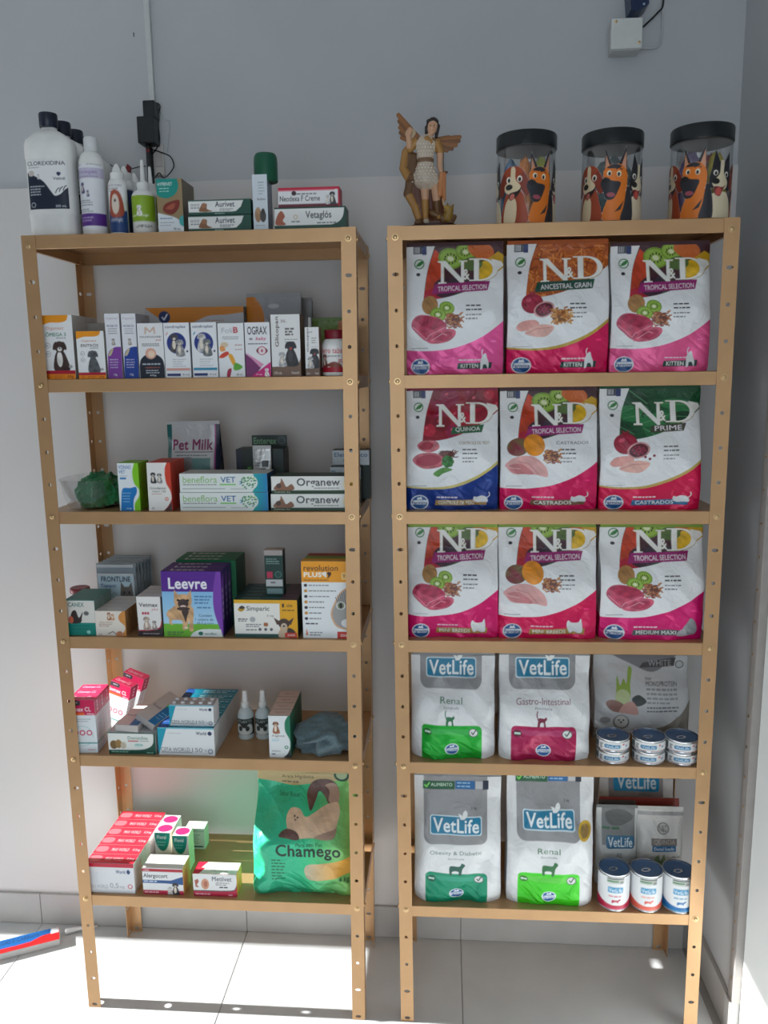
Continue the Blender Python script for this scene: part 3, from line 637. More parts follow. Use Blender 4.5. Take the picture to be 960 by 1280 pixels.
# pouch: thin pillow with sealed top
def pouch(name, label, cat, x0, x1, yt, Y, d, zb, art, side=(200, 200, 200), group=None, lean=0., units=None, res=1.4, wob=.002, seed=0, topd=.004, foil=0., w=None, h=None, X=None, rz=0., seal=True, bulge=.6, gus=.012, mfilm=None, edge=None, low=False):
    a, b = atY(x0, yt+30, Y)[0], atY(x1, yt+30, Y)[0]
    if w is None: w = b-a
    if h is None: h = atY((x0+x1)/2, yt, Y+d*.5)[2]-zb-.008*seal
    cx = (a+b)/2 if X is None else X
    t = thing(name, label, cat, (cx, Y, zb+.0006), rz, group); t.rotation_euler = (lean, 0, rz)
    U = units or (100, 100*h/w); cv = Cv(*U, nx=(x1-x0)*res, bg=side, foil=foil); art(cv); A = cv.colors(); ny, nx = A.shape[:2]
    rs = random.Random(seed); ph = [rs.uniform(0, 6.28) for _ in range(12)]
    vv = np.linspace(1, 0, ny); uu = np.linspace(0, 1, nx)
    def shape(v):
        s = np.clip((v-.42)/.56, 0, 1); s = s*s*(3-2*s); td = d*(1-s)+topd*s          # thickness from foot to seal
        b0 = np.clip(v/.06, 0, 1); td = td*(.93+.07*b0); return td
    th = shape(vv); half = w/2*(1-.012*np.sin(vv*math.pi)**2-.01*np.clip((.05-vv)/.05, 0, 1))
    def wr(u, v):
        n = (np.sin(u*7+v*5+ph[0])*np.sin(v*9+ph[1])+.6*np.sin(u*13-v*7+ph[2]+np.sin(v*6+ph[3]))+.5*np.abs(np.sin(u*5+v*11+ph[4]+2*np.sin(u*3+ph[5])))
             + .35*np.sin(u*23+v*3+ph[6])*np.sin(v*19+ph[7]))
        e = .35+.65*np.clip(1.4*np.abs(2*u-1)**2+.8*(1-v)**3, 0, 1); n = n+.55*np.clip(1.15-2.2*v, 0, 1)*(1-np.abs(np.sin(u*17+v*23+ph[8]+2*np.sin(u*7+ph[9]+v*9))))*np.abs(np.sin(v*31+u*9+ph[10]))
        return wob*n*e
    U_, V_ = np.meshgrid(uu, vv); TH_ = th[:, None]; HF = half[:, None]
    s1 = 2*U_-1
    yf = (d-TH_)*.5-bulge*.25*TH_*(1-np.abs(s1)**2.2)*np.sin(np.clip(V_, 0, 1)*math.pi*.9)*.35+np.minimum(gus, TH_*.45)*np.abs(s1)**7+wr(U_, V_)*np.minimum(1, TH_/.02)
    yf = np.maximum(yf, -.004)
    zz = V_*h+0.0*U_
    FP = np.stack([s1*HF, yf, zz], -1)
    # side and back ring (coarse), one row per front row
    ns = 5; nb = 8
    sd = np.linspace(0, 1, ns+2)[1:-1]; rows = []
    y0r = yf[:, -1]; y0l = yf[:, 0]; yb = (d+th)*.5
    pin = .35*np.minimum(th, d)*np.clip((vv-.1)/.5, 0, 1)*.5
    R = np.stack([np.stack([half-pin*np.sin(math.pi*q)*.6, y0r*(1-q)+yb*q, vv*h], -1) for q in sd], 1)
    Bk = np.stack([np.stack([half*(1-2*q), yb+0*vv, vv*h], -1) for q in np.linspace(0, 1, nb)], 1)
    L = np.stack([np.stack([-half+pin*np.sin(math.pi*q)*.6, yb*(1-q)+y0l*q, vv*h], -1) for q in sd], 1)
    ring = np.concatenate([FP, R, Bk, L], 1); m = ring.shape[1]
    if edge is None: eR, eL = A[:, -1:], A[:, :1]
    else: eR = eL = np.broadcast_to(np.array([*lin(edge), 0]), (ny, 1, 4))
    C = np.concatenate([A, np.repeat(eR, ns, 1), np.repeat(eR, nb//2, 1), np.repeat(eL, nb-nb//2, 1), np.repeat(eL, ns, 1)], 1)
    i = np.arange(ny*m).reshape(ny, m); j = np.roll(i, -1, 1)
    F = np.stack([i[1:], j[1:], j[:-1], i[:-1]], -1).reshape(-1, 4)
    PP = ring.reshape(-1, 3); CC = C.reshape(-1, 4)
    # close bottom and top with strips across
    cap = []
    for row in (ny-1, 0):
        ix = i[row]; fr = ix[:nx]; bk = ix[nx+ns:nx+ns+nb][::-1]
        ctr = [bk[min(nb-1, int(k*nb/nx))] for k in range(nx)]
        for k in range(nx-1):
            q = (fr[k], ctr[k], ctr[k+1], fr[k+1]) if row == ny-1 else (fr[k], fr[k+1], ctr[k+1], ctr[k])
            cap.append(q)
        sidr = ix[nx:nx+ns]; sidl = ix[nx+ns+nb:]
    F = np.concatenate([F, np.array(cap)])
    body = link('bag_body', raw_me('bag_body', PP, F, CC), mfilm or M_BAG, t)
    if seal:
        c2 = tuple(A[0, nx//2, :3])
        link('top_seal', box_me(-w/2*.99, w/2*.99, d/2-.0012, d/2+.0012, h-.0005, h+.008, .0004), cmat(tuple(int(255*(x/12.92*12.92 if x <= 0 else (1.055*x**(1/2.4)-.055))) for x in c2)), t)
    return t
def box_back_art(c):
    h = c.h; c.rect(0, 0, 100, h, (196, 196, 200)); c.poly(np.vstack([[(0, 0), (100, 0)], spl([(100, 6), (82, 8), (64, 9), (48, 15), (30, 16.5), (14, 10), (0, 0)], 5, False)]), (214, 130, 14)); c.ell(20, 9.5, 5.9, 5.9, (20, 40, 100)); c.line([(17.6, 9.5), (19.6, 12), (23, 6.6)], 1.3, (235, 240, 250)); c.T('Organnact', 62, 12, 80, 15, (190, 130, 90), 0, shear=.2)
carton('supplement_box', 'wide orange and grey supplement box standing behind the front row', 'box', 183, 306, 384, .17, .06, Z2, box_back_art, (170, 168, 168), res=1.2)
def pz_art(c):
    h = c.h; c.rect(0, 0, 100, h, (150, 152, 156)); c.poly(np.vstack([[(0, 0)], spl([(16, 0), (30, h*.16), (34, h*.4), (30, h)], 5, False), [(0, h)]]), (196, 116, 12)); c.ell(50, h*.12, 10, h*.03, (190, 192, 196)); c.lines(38, h*.34, 96, 1, 5, 5, (190, 180, 90)); c.lines(40, h*.44, 96, 2, h*.08, 3, (120, 120, 124))
pouch('treat_pouch', 'grey pouch with orange left edge standing behind the cartons', 'bag', 306.5, 375.5, 367, .16, .035, Z2, pz_art, (150, 152, 156), seal=True, seed=4)
pouch('treat_pouch', 'plain grey pouch peeking out beside the orange-edged pouch', 'bag', 330, 390, 373, .215, .03, Z2, lambda c: c.rect(0, 0, 100, c.h, (128, 128, 130)), (128, 128, 130), seed=5, res=.8)
def go_art(c): h = c.h; c.rect(0, 0, 100, h, (150, 110, 80)); c.rect(0, 0, 60, h*.4, (96, 124, 50)); c.rect(60, 0, 100, h*.4, (180, 104, 60)); c.rect(0, h*.4, 100, h, (140, 136, 130))
pouch('treat_pouch', 'low green and orange pouch at the right end behind bottle', 'bag', 389, 444, 397, .15, .05, Z2, go_art, (150, 110, 80), seed=6, res=.8)
t = thing('dropper_bottle', 'tiny clear dropper bottle between the pouches and small vitamin carton', 'bottle', (atY(387.5, 420, .1)[0], .1, Z2+.0004))
link('bottle_body', lathe_me([(.011, 0), (.012, .002), (.012, .05), (.008, .058), (.0045, .06), (.0045, .066)], 18), mat('frosted', (176, 178, 180), .3), t); link('dropper_tip', lathe_me([(.0062, .066), (.0062, .082), (.003, atY(387, 397, .1)[2]-Z2)], 14), WHITE, t)
# ==================================================================
# LEFT UNIT, third shelf
# ==================================================================
def fold_blob(name, m, sx, sy, sz, seed, amp=.25, sub=5, flat=0., parent=None, rid=2.2):
    """crumpled cloth: sphere pushed into soft ridges, flat underneath"""
    bm = bmesh.new(); bmesh.ops.create_icosphere(bm, subdivisions=sub, radius=1.)
    off = Vector((seed*3.1, seed*1.7, seed*.9))
    for v in bm.verts:
        d = v.co.normalized(); q = d*rid+off
        r = 1-abs(noise.noise(q+Vector((0, 0, noise.noise(q*.7)*1.5))))*1.6; r2 = 1-abs(noise.noise(q*2.3+off))*1.5
        k = 1+amp*(r-.5)+amp*.4*(r2-.5); v.co = d*k
        v.co = Vector((v.co.x*sx, v.co.y*sy, max(v.co.z, -.62)*sz))
    zmin = min(v.co.z for v in bm.verts)
    for v in bm.verts: v.co.z -= zmin
    me = bpy.data.meshes.new(name); bm.to_mesh(me); bm.free(); me.polygons.foreach_set('use_smooth', np.ones(len(me.polygons), bool)); return me
# clear bowl with green cloth
Yb = .085; bx0, bx1 = atY(76, 615, .06)[0], atY(146, 615, .06)[0]; bc = (bx0+bx1)/2; br_ = (bx1-bx0)/2
bowl = thing('clear_bowl', 'clear faceted plastic bowl holding a green cloth', 'bowl', (bc, Yb+.01, Z3+.0004))
hb = atY(90, 599, .05)[2]-Z3
def bowl_me():
    V, F = [], []; n = 24; prof = [(.74, .001), (.80, .004), (.90, hb*.5), (1., hb-.002), (1.02, hb), (.99, hb), (.87, hb*.5), (.78, .006), (.5, .004)]
    for r, z in prof:
        for k in range(n):
            a = 2*math.pi*k/n; q = (abs(math.cos(a))**3+abs(math.sin(a))**3)**(-1/3)*(1+.012*(k % 2)*(z < hb-.004)); V.append((br_*r*math.cos(a)*q, .085*r*math.sin(a)*q, z))
    for i in range(len(prof)-1):
        for k in range(n): k2 = (k+1) % n; F.append((i*n+k, i*n+k2, (i+1)*n+k2, (i+1)*n+k))
    F.append(tuple(reversed(range(n)))); F.append(tuple((len(prof)-1)*n+k for k in range(n)))
    return pymesh('bowl', V, F)
link('bowl_body', bowl_me(), M_CLEAR, bowl)
M_GREEN = mat('green_cloth', (30, 112, 66), .9, 0, 160, .18, .35, sheen=.3); M_GREYC = mat('grey_microfibre', (96, 116, 122), .95, 0, 220, .2, .4, sheen=.4)
cl = link('green_cloth', fold_blob('green_cloth', M_GREEN, .050, .056, .044, 3, .45, 6, rid=1.6), M_GREEN, None, (atY(120, 615, .07)[0]+.004, Yb+.008, Z3+.0052))
tag(cl, 'crumpled dark green cloth lying in the clear bowl', 'cloth')
def vonau_art(c):
    h = c.h; c.rect(0, 0, 100, h, (226, 232, 236)); c.T('VONAU', 6, h*.05, 64, h*.13, (40, 110, 180), .03); c.T('VET', 6, h*.15, 38, h*.22, (40, 110, 180), .03); c.rect(10, h*.3, 40, h*.34, (60, 130, 190)); c.lines(10, h*.26, 50, 1, 5, 2, GRY)
    c.poly(np.vstack([spl([(82, 0), (70, h*.2), (76, h*.42), (96, h*.55), (94, h*.7), (74, h*.84), (72, h)], 6, False), [(100, h), (100, 0)]]), (124, 196, 20))
    c.poly(np.vstack([[(6, h)], spl([(14, h*.62), (24, h*.52), (56, h*.52), (84, h*.5), (86, h*.62), (70, h*.76), (66, h)], 5, False)]), (0, 118, 190)); c.lines(18, h*.62, 62, 4, h*.06, 2.6, (170, 210, 235)); c.T('10 comp', 34, h*.93, 58, h*.965, (220, 235, 245), .03)
carton('medicine_carton', 'white, blue and lime green carton standing beside the green cloth', 'box', 148, 174, 579, .014, .07, Z3, vonau_art, (118, 186, 22), side_art=(112, 178, 24))
def laxat_art(c):
    h = c.h; c.rect(0, 0, 100, h, (232, 230, 226)); dog(c, 26, h*.2, h*.22, (50, 50, 56)); dog(c, 52, h*.22, h*.2, (150, 148, 148), (60, 60, 60)); c.T('Ursodesoxi', 10, h*.5, 76, h*.55, (60, 56, 60), .01); c.T('Vetnil 150', 18, h*.57, 76, h*.615, (90, 80, 84), .01); c.lines(16, h*.64, 60, 1, 4, 2.4, (190, 80, 70))
    c.poly(np.vstack([spl([(86, 0), (76, h*.14), (78, h*.4), (94, h*.58), (98, h*.74), (84, h*.88), (62, h)], 6, False), [(100, h), (100, 0)]]), (206, 62, 36)); c.poly(np.vstack([spl([(98, h*.78), (84, h*.9), (62, h)], 4, False), [(100, h)]]), (70, 40, 40)); c.ring(78, h*.75, 8, 2, (210, 90, 80), (235, 190, 180)); c.T('60', 14, h*.92, 24, h*.96, INK, .02)
carton('medicine_carton', 'white and red-edged carton with two dogs, frontmost of its row', 'box', 184.5, 214, 578.5, .014, .035, Z3, laxat_art, (204, 62, 40), side_art=(200, 62, 42), n=3, group='white and red cartons in a row',
       back_labels=['white and red carton second in its row', 'white and red carton at the back of its row'])
def bene_art(c):
    h = c.h; c.rect(0, 0, 100, h, (226, 232, 230)); c.T('beneflora', 4, h*.14, 43, h*.5, (120, 180, 70), .0); c.T('VET', 47, h*.18, 64, h*.48, (30, 100, 160), .03); c.rect(46, h*.54, 64, h*.62, (130, 200, 110)); c.lines(4, h*.56, 44, 1, 3, h*.05, GRY); c.lines(68, h*.4, 80, 2, h*.12, h*.05, (90, 170, 220)); c.rect(3, h*.78, 52, h*.82, (150, 160, 160)); c.rect(58, h*.8, 80, h*.83, (150, 160, 160))
    c.poly([(84, 0), (100, 0), (100, h), (82, h), (88, h*.6)], lambda X, Y: np.stack([np.full_like(X, .0), .36-.16*np.clip((X-84)/16, 0, 1), .36+.12*np.clip((X-84)/16, 0, 1)], -1))
    c.ell(80, h*.48, 9, h*.38, (225, 236, 228)); r = random.Random(2)
    for _ in range(46):
        a = r.uniform(0, 6.28); q = r.random()**.5; c.ell(79+8.5*q*math.cos(a), h*(.48+.34*q*math.sin(a)), .9, h*.035, r.choice([(40, 130, 90), (120, 190, 60), (20, 90, 100)]))
    for _ in range(14): c.ell(70+r.random()*5, h*r.uniform(.2, .5), .7, h*.03, (40, 130, 90))
_, b_x, b_w, b_h = carton('probiotic_carton', 'long white and teal probiotic carton, lower of two stacked', 'box', 225, 335, 616, .014, .08, Z3, bene_art, (200, 206, 206), side_art=(30, 80, 120), group='stacked white and teal probiotic cartons')
carton('probiotic_carton', 'long white and teal probiotic carton, upper of two stacked', 'box', 224.5, 334, 592.3, .014, .08, Z3+b_h+.0008, bene_art, (200, 206, 206), side_art=(30, 80, 120), top=(196, 204, 204), group='stacked white and teal probiotic cartons')
def organew_art(c):
    h = c.h; c.rect(0, 0, 100, h, (232, 232, 228)); c.rect(0, h*.8, 100, h, (24, 58, 34)); c.T('Organew', 30, h*.12, 80, h*.62, (48, 56, 66), .035); c.lines(50, h*.66, 80, 1, 3, h*.05, GRY)
    c.blob([(4, h*.78), (6, h*.5), (11, h*.35), (12, h*.12), (15, h*.35), (18, h*.6), (24, h*.45), (26, h*.78)], (140, 96, 72)); c.ell(9, h*.55, 3, h*.14, (86, 62, 52)); c.ell(91, h*.46, 7.5, h*.36, (236, 226, 190)); c.ell(91, h*.48, 4.5, h*.22, (220, 176, 60)); c.T('Suplemento 10 g', 4, h*.86, 22, h*.95, (200, 205, 180), .02)
_, o_x, o_w, o_h = carton('supplement_carton', 'long white and dark green supplement carton with rabbit, lower of two', 'box', 338.6, 446, 617.6, .014, .07, Z3, organew_art, (30, 60, 40), group='stacked dark green supplement cartons')
carton('supplement_carton', 'long white and dark green supplement carton with rabbit, upper of two', 'box', 339, 446.5, 595.5, .014, .07, Z3+o_h+.0008, organew_art, (30, 60, 40), group='stacked dark green supplement cartons', top=(36, 64, 46))
def milk_art(c):
    h = c.h; c.rect(0, 0, 100, h, (196, 198, 202), .5); c.rect(0, 0, 10, h, (0, 92, 92)); c.poly([(92, 0), (100, 0), (100, h), (92, h)], (24, 34, 60)); c.rect(90, 0, 92.5, h, (160, 60, 130)); c.T('Pet Milk', 13, h*.2, 88, h*.34, (130, 24, 90), .045); c.rect(16, h*.36, 88, h*.37, (90, 70, 90))
    c.blob([(22, h*.68), (30, h*.46), (50, h*.44), (58, h*.56), (50, h*.75)], (130, 132, 136), .3); c.rect(50, h*.44, 84, h*.62, (100, 140, 140)); c.rect(66, h*.66, 84, h*.78, (60, 62, 66)); c.lines(20, h*.4, 80, 1, 4, 2, GRY)
pouch('milk_powder_pouch', 'silver powdered milk pouch with teal left edge, behind the probiotic cartons', 'bag', 206, 272.5, 526.5, .18, .05, Z3, milk_art, (190, 192, 196), seed=11, wob=.0025)
def ent_head(c): h = c.h; c.rect(0, 0, 100, h, (18, 40, 34)); c.T('Enterex', 5, h*.2, 70, h*.72, (120, 170, 130), .04); c.ell(84, h*.44, 12, h*.38, (50, 66, 66)); c.ring(84, h*.44, 10, 1.5, (90, 110, 110), (40, 56, 56))
def ent_art(c): h = c.h; c.rect(0, 0, 100, h, (16, 32, 30)); c.rect(0, 0, 12, h, (26, 30, 50)); c.T('En', 24, h*.34, 42, h*.5, (90, 160, 60), .03); c.rect(80, 0, 100, h, (24, 44, 40)); c.poly([(28, h*.85), (44, h*.7), (48, h*.74), (34, h*.9)], (170, 175, 175))
t, e_x, e_w, e_h = carton('display_carton', 'black and green counter display carton with raised header', 'box', 296, 355, 561.5, .15, .07, Z3, ent_art, (22, 36, 34))
cv = Cv(100, 42, nx=70); ent_head(cv); hd = (atY(330, 544, .22)[2]-Z3)-e_h
hb_ = link('header_card', box_me(-e_w*.38, e_w*.38, .066, .0675, e_h-.01, e_h+hd, .0003), cmat((18, 40, 34)), t[0], (.012, 0, 0))
flat_panel('header_print', cv, e_w*.76, hd+.002, hb_, (0, .0656, e_h-.002))
def foil_art(c):
    h = c.h; c.rect(0, 0, 100, h, (196, 198, 198), .7); r = random.Random(5)
    for _ in range(12): y = r.uniform(0, h); c.poly([(r.uniform(0, 40), y), (r.uniform(60, 100), y-8), (r.uniform(60, 100), y+4), (r.uniform(0, 40), y+8)], r.choice([(230, 230, 230), (150, 152, 154), (110, 112, 116)]), .7)
    c.rect(50, h*.22, 84, h*.34, (60, 62, 64)); c.lines(20, h*.5, 90, 2, h*.06, 7, (50, 54, 56)); c.lines(20, h*.8, 90, 1, h*.06, 8, (70, 74, 76))
pouch('foil_sachet', 'crumpled silver foil sachet standing in front of display carton', 'sachet', 316, 339, 557, .131, .012, Z3, foil_art, seed=13, wob=.0018, topd=.002, gus=.003)
def ele_art(c): h = c.h; c.rect(0, 0, 100, h, (206, 216, 222)); c.T('Eletrolítico', 10, h*.1, 92, h*.34, (40, 100, 150), .02); c.rect(0, h*.9, 100, h, (30, 44, 40)); [c.blob([(36+k*12, h*.55), (40+k*12, h*.75), (36+k*12, h*.85), (32+k*12, h*.75)], (30, 90, 160)) for k in range(4)]
_, l_x, l_w, l_h = carton('electrolyte_carton', 'dark green and white electrolyte carton, front, beside corner post', 'box', 413, 451, 584, .13, .05, Z3, lambda c: (c.rect(0, 0, 100, c.h, (30, 48, 42)), c.rect(0, 0, 100, c.h*.34, (206, 216, 222)), c.T('Eletrolítico', 6, c.h*.1, 94, c.h*.27, (40, 100, 150), .02)), (34, 50, 44), res=1.2)
carton('electrolyte_carton', 'taller pale electrolyte carton behind the corner post', 'box', 416, 462, 563, .19, .05, Z3, lambda c: (c.rect(0, 0, 100, c.h, (30, 48, 42)), c.rect(0, 0, 100, c.h*.3, (206, 216, 222)), c.T('Eletrolítico', 6, c.h*.05, 94, c.h*.14, (40, 100, 150), .02), [c.ell(34+k*12, c.h*.21, 4, c.h*.035, (30, 90, 160)) for k in range(4)]), (34, 50, 44), res=1.2)

# ==================================================================
# LEFT UNIT, fourth shelf
# ==================================================================
def canex_art(c): h = c.h; c.rect(0, 0, 100, h, (216, 214, 208)); c.rect(0, h*.64, 100, h, (0, 128, 116)); c.T('CANEX', 10, h*.08, 64, h*.2, (0, 110, 100), .03); c.blob([(14, h*.64), (20, h*.36), (34, h*.3), (44, h*.5), (58, h*.34), (54, h*.5), (48, h*.64)], (50, 36, 36)); c.ell(16, h*.56, 9, h*.1, (196, 96, 70)); c.ell(70, h*.38, 9, h*.06, (100, 100, 100)); c.lines(14, h*.72, 80, 2, h*.08, 3, (0, 90, 84)); c.ell(74, h*.9, 7, h*.05, (150, 220, 210)); c.rect(0, 0, 100, h*.03, (0, 110, 100))
carton('tablet_carton', 'teal and cream tablet carton with black puppy, frontmost of its row', 'box', 83, 119, 750, .012, .026, Z4, canex_art, (120, 150, 142), top=(60, 120, 112), n=4, group='teal tablet cartons in a row')
t = thing('small_jar', 'small jar with dark red lid behind the teal cartons', 'jar', (atY(104, 760, .16)[0], .15, Z4+.0004)); jh = atY(104, 734, .15)[2]-Z4
link('jar_body', lathe_me([(.022, 0), (.024, .003), (.024, jh-.016), (.021, jh-.013)], 26), WHITE, t); link('lid', lathe_me([(.0245, jh-.014), (.0252, jh-.013), (.0252, jh-.002), (.023, jh)], 26), mat('lid_dark_red', (128, 30, 44), .4), t)
def beige_art(c): h = c.h; c.rect(0, 0, 100, h, (224, 216, 206)); c.poly(np.vstack([spl([(92, 0), (78, h*.2), (80, h*.4), (96, h*.6), (94, h*.8), (78, h)], 5, False), [(100, h), (100, 0)]]), (206, 138, 66)); dog(c, 46, h*.06, h*.3, (160, 104, 66)); dog(c, 58, h*.12, h*.24, (190, 130, 84)); c.T('Giardicid', 14, h*.42, 56, h*.48, (160, 120, 90), .01); c.lines(12, h*.52, 56, 2, h*.07, 3, (170, 140, 120)); c.line([(40, h*.92), (56, h*.82), (66, h*.92)], 2.4, (60, 60, 66)); c.blob([(66, h), (70, h*.84), (84, h*.82), (90, h)], (196, 130, 90)); c.T('50', 8, h*.92, 20, h*.97, INK)
carton('tablet_carton', 'beige and tan tablet carton with brown dogs, frontmost of its row', 'box', 119.5, 157, 764, .012, .034, Z4, beige_art, (206, 150, 92), top=(214, 214, 214), side_art=(176, 128, 82), n=4, group='beige tablet cartons in a row')
def vetmax_art(c): h = c.h; c.rect(0, 0, 100, h, (44, 36, 40)); c.poly(np.vstack([[(0, 0), (94, 0)], spl([(94, 0), (94, h*.6), (86, h*.76), (60, h*.82), (4, h*.84)], 5, False)]), (230, 228, 226)); c.poly(np.vstack([spl([(94, h*.6), (86, h*.76), (60, h*.82), (4, h*.84)], 5, False), spl([(4, h*.87), (60, h*.85), (90, h*.78), (97, h*.6)], 5, False)]), (170, 24, 50)); c.T('Vetmax', 10, h*.16, 84, h*.26, (60, 40, 48), .04); c.T('plus', 60, h*.28, 84, h*.37, (190, 90, 100), 0, shear=.3)
def vetmax(c):
    vetmax_art(c); h = c.h
    for k in range(3): c.ell(24+k*10, h*.42, 4.4, h*.035, (180, 40, 70))
    dog(c, 36, h*.5, h*.33, (170, 150, 140)); dog(c, 66, h*.6, h*.22, (140, 130, 130)); c.lines(20, h*.92, 86, 1, 4, 3, (190, 180, 180))
carton('tablet_carton', 'white dewormer carton with dog and kitten, dark red curve, frontmost', 'box', 171.6, 203, 746, .012, .034, Z4, vetmax, (60, 46, 50), top=(214, 212, 214), n=3, group='white dewormer cartons in a row')
def front_art(c): h = c.h; c.rect(0, 0, 100, h, (206, 212, 214), .25); c.rect(4, h*.08, 96, h, (190, 214, 226)); c.T('FRONTLINE', 10, h*.1, 90, h*.26, (30, 40, 70), .05); c.T('Topspot', 8, h*.32, 50, h*.46, (40, 90, 150), .04); [c.ring(16+k*14, h*.66, 6, 1.6, (110, 160, 160), (190, 214, 226)) for k in range(3)]; cat_head(c, 78, h*.62, 34, (110, 104, 100)); c.rect(0, h*.86, 100, h, (0, 120, 110))
xf0, xf1 = 122, 171
def frontline():
    Y = .168; a, b = atY(xf0, 750, Y)[0], atY(xf1, 750, Y)[0]; w = b-a; h = atY(146, 705, Y)[2]-Z4
    M_BLIS = mat('blister_grey', (150, 160, 168), .3, .1)
    first = None
    for i in range(6):
        lb = 'grey and blue flea pipette blister pack, %s of its row' % ORD[i]
        if first is None:
            t = thing('flea_treatment_pack', lb, 'pack', ((a+b)/2, Y, Z4+.0004), 0, 'flea pipette blister packs')
            link('backing_card', box_me(-w/2, w/2, .006, .0072, 0, h, .0003), M_BLIS, t)
            link('blister_tray', lathe_me([(.48*w, 0), (.48*w, .004), (.40*w, .006)], 40, 1, h/w*.72, 12), M_BLIS, t, (0, .006, h*.42), (math.pi/2, 0, 0))
            link('hang_tab', box_me(-w*.46, w*.46, -.0005, .0055, h*.93, h*.985, .0004), mat('blister_rim', (206, 212, 216), .25, .2), t); cv = Cv(100, 70, nx=62); front_art(cv); flat_panel('front_card', cv, w*.92, h*.62, t, (0, -.0004, h*.2)); first = t
        else: tree_copy(first, ((a+b)/2+.0012*i, Y+.0195*i, Z4+.0004), lb)
frontline()
def leevre_art(c):
    h = c.h; c.rect(0, 0, 100, h, lambda X, Y: np.stack([.12+.35*np.clip(Y/h, 0, 1), .40+.3*np.clip(Y/h, 0, 1), .75+.1*np.clip(Y/h, 0, 1)], -1)); c.rect(0, h*.8, 100, h, (110, 180, 50)); c.rect(0, 0, 100, h*.31, (84, 28, 140)); c.T('Leevre', 12, h*.1, 76, h*.27, (240, 238, 244), .04)
    c.poly(np.vstack([spl([(92, 0), (86, h*.3), (86, h*.6), (96, h*.92)], 5, False), [(100, h), (100, 0)]]), (120, 60, 170))
    b, dk = tx((206, 164, 120), .25, .12), tx((64, 48, 46), .3, .12)
    c.blob([(12, h*.62), (22, h*.52), (46, h*.52), (52, h*.6), (46, h*.72), (42, h*.78), (38, h*.88), (32, h*.88), (32, h*.76), (20, h*.74), (14, h*.76), (16, h*.82), (10, h*.78)], b); c.blob([(32, h*.6), (44, h*.6), (41, h*.68), (38, h*.78), (35, h*.7)], dk); c.ell(38, h*.86, 3.4, h*.02, (226, 206, 180)); c.blob([(6, h*.66), (12, h*.58), (24, h*.56), (22, h*.68), (12, h*.72)], b); c.blob([(44, h*.6), (52, h*.62), (50, h*.78), (50, h*.9), (43, h*.9), (44, h*.76)], b)
    c.poly([(20, h*.44), (21, h*.28), (30, h*.38)], b); c.poly([(50, h*.44), (49, h*.28), (40, h*.38)], b); c.ell(35, h*.46, 15, h*.115, b); c.ell(35, h*.49, 9, h*.07, dk); c.ell(35, h*.535, 5, h*.02, (230, 200, 190)); c.ell(27, h*.44, 2.6, h*.018, (20, 16, 16)); c.ell(43, h*.44, 2.6, h*.018, (20, 16, 16)); c.ell(35, h*.57, 11, h*.03, dk)
    c.lines(54, h*.37, 84, 3, h*.05, 2.4, (70, 120, 170)); c.lines(58, h*.54, 82, 1, 4, 2.4, (70, 120, 170)); c.T('Contém', 60, h*.65, 82, h*.69, (40, 80, 130), .02); c.T('1 coleira de', 54, h*.71, 84, h*.75, (40, 80, 130), .02); c.T('25,5 g com', 56, h*.77, 84, h*.81, (40, 80, 130), .02); c.poly(np.vstack([spl([(44, h), (50, h*.93), (66, h*.88), (96, h*.88)], 5, False), [(98, h)]]), (226, 232, 230)); c.ell(62, h*.945, 4, h*.03, (0, 110, 90)); c.T('ourofino', 68, h*.93, 88, h*.965, (0, 110, 90), .03); c.lines(6, h*.92, 36, 2, h*.035, 2.2, (80, 120, 70))
def leevre_side(c): h = c.h; c.rect(0, 0, 100, h, (52, 24, 104)); c.blob([(0, h*.9), (20, h*.2), (60, h*.1), (50, h*.6)], (120, 60, 170)); [c.ell(30, h*(.3+.1*k), 16, h*.035, (190, 170, 215)) for k in range(5)]
def leevre_top(col):
    def f(c): h = c.h; c.rect(0, 0, 100, h, col); c.T('Leevre', 14, h*.25, 70, h*.75, (225, 225, 232), .04)
    return f
carton('collar_carton', 'purple flea collar carton with running bulldog, frontmost of three purple', 'box', 203, 277.5, 714.5, .012, .032, Z4, leevre_art, (60, 26, 116), top=leevre_top((76, 30, 128)), side_art=leevre_side, n=3, group='purple flea collar cartons', res=1.5,
       back_labels=['purple flea collar carton second from the front', 'purple flea collar carton third, against the green ones'])
carton('collar_carton', 'green flea collar carton nearest the purple ones', 'box', 222, 296, 700.5, .1095, .032, Z4, lambda c: c.rect(0, 0, 100, c.h, (0, 110, 66)), (0, 92, 56), top=leevre_top((0, 122, 70)), side_art=(0, 84, 52), n=3, group='green flea collar cartons',
       back_labels=['green flea collar carton in the middle of the three green', 'green flea collar carton rearmost by the wall'], res=.7)
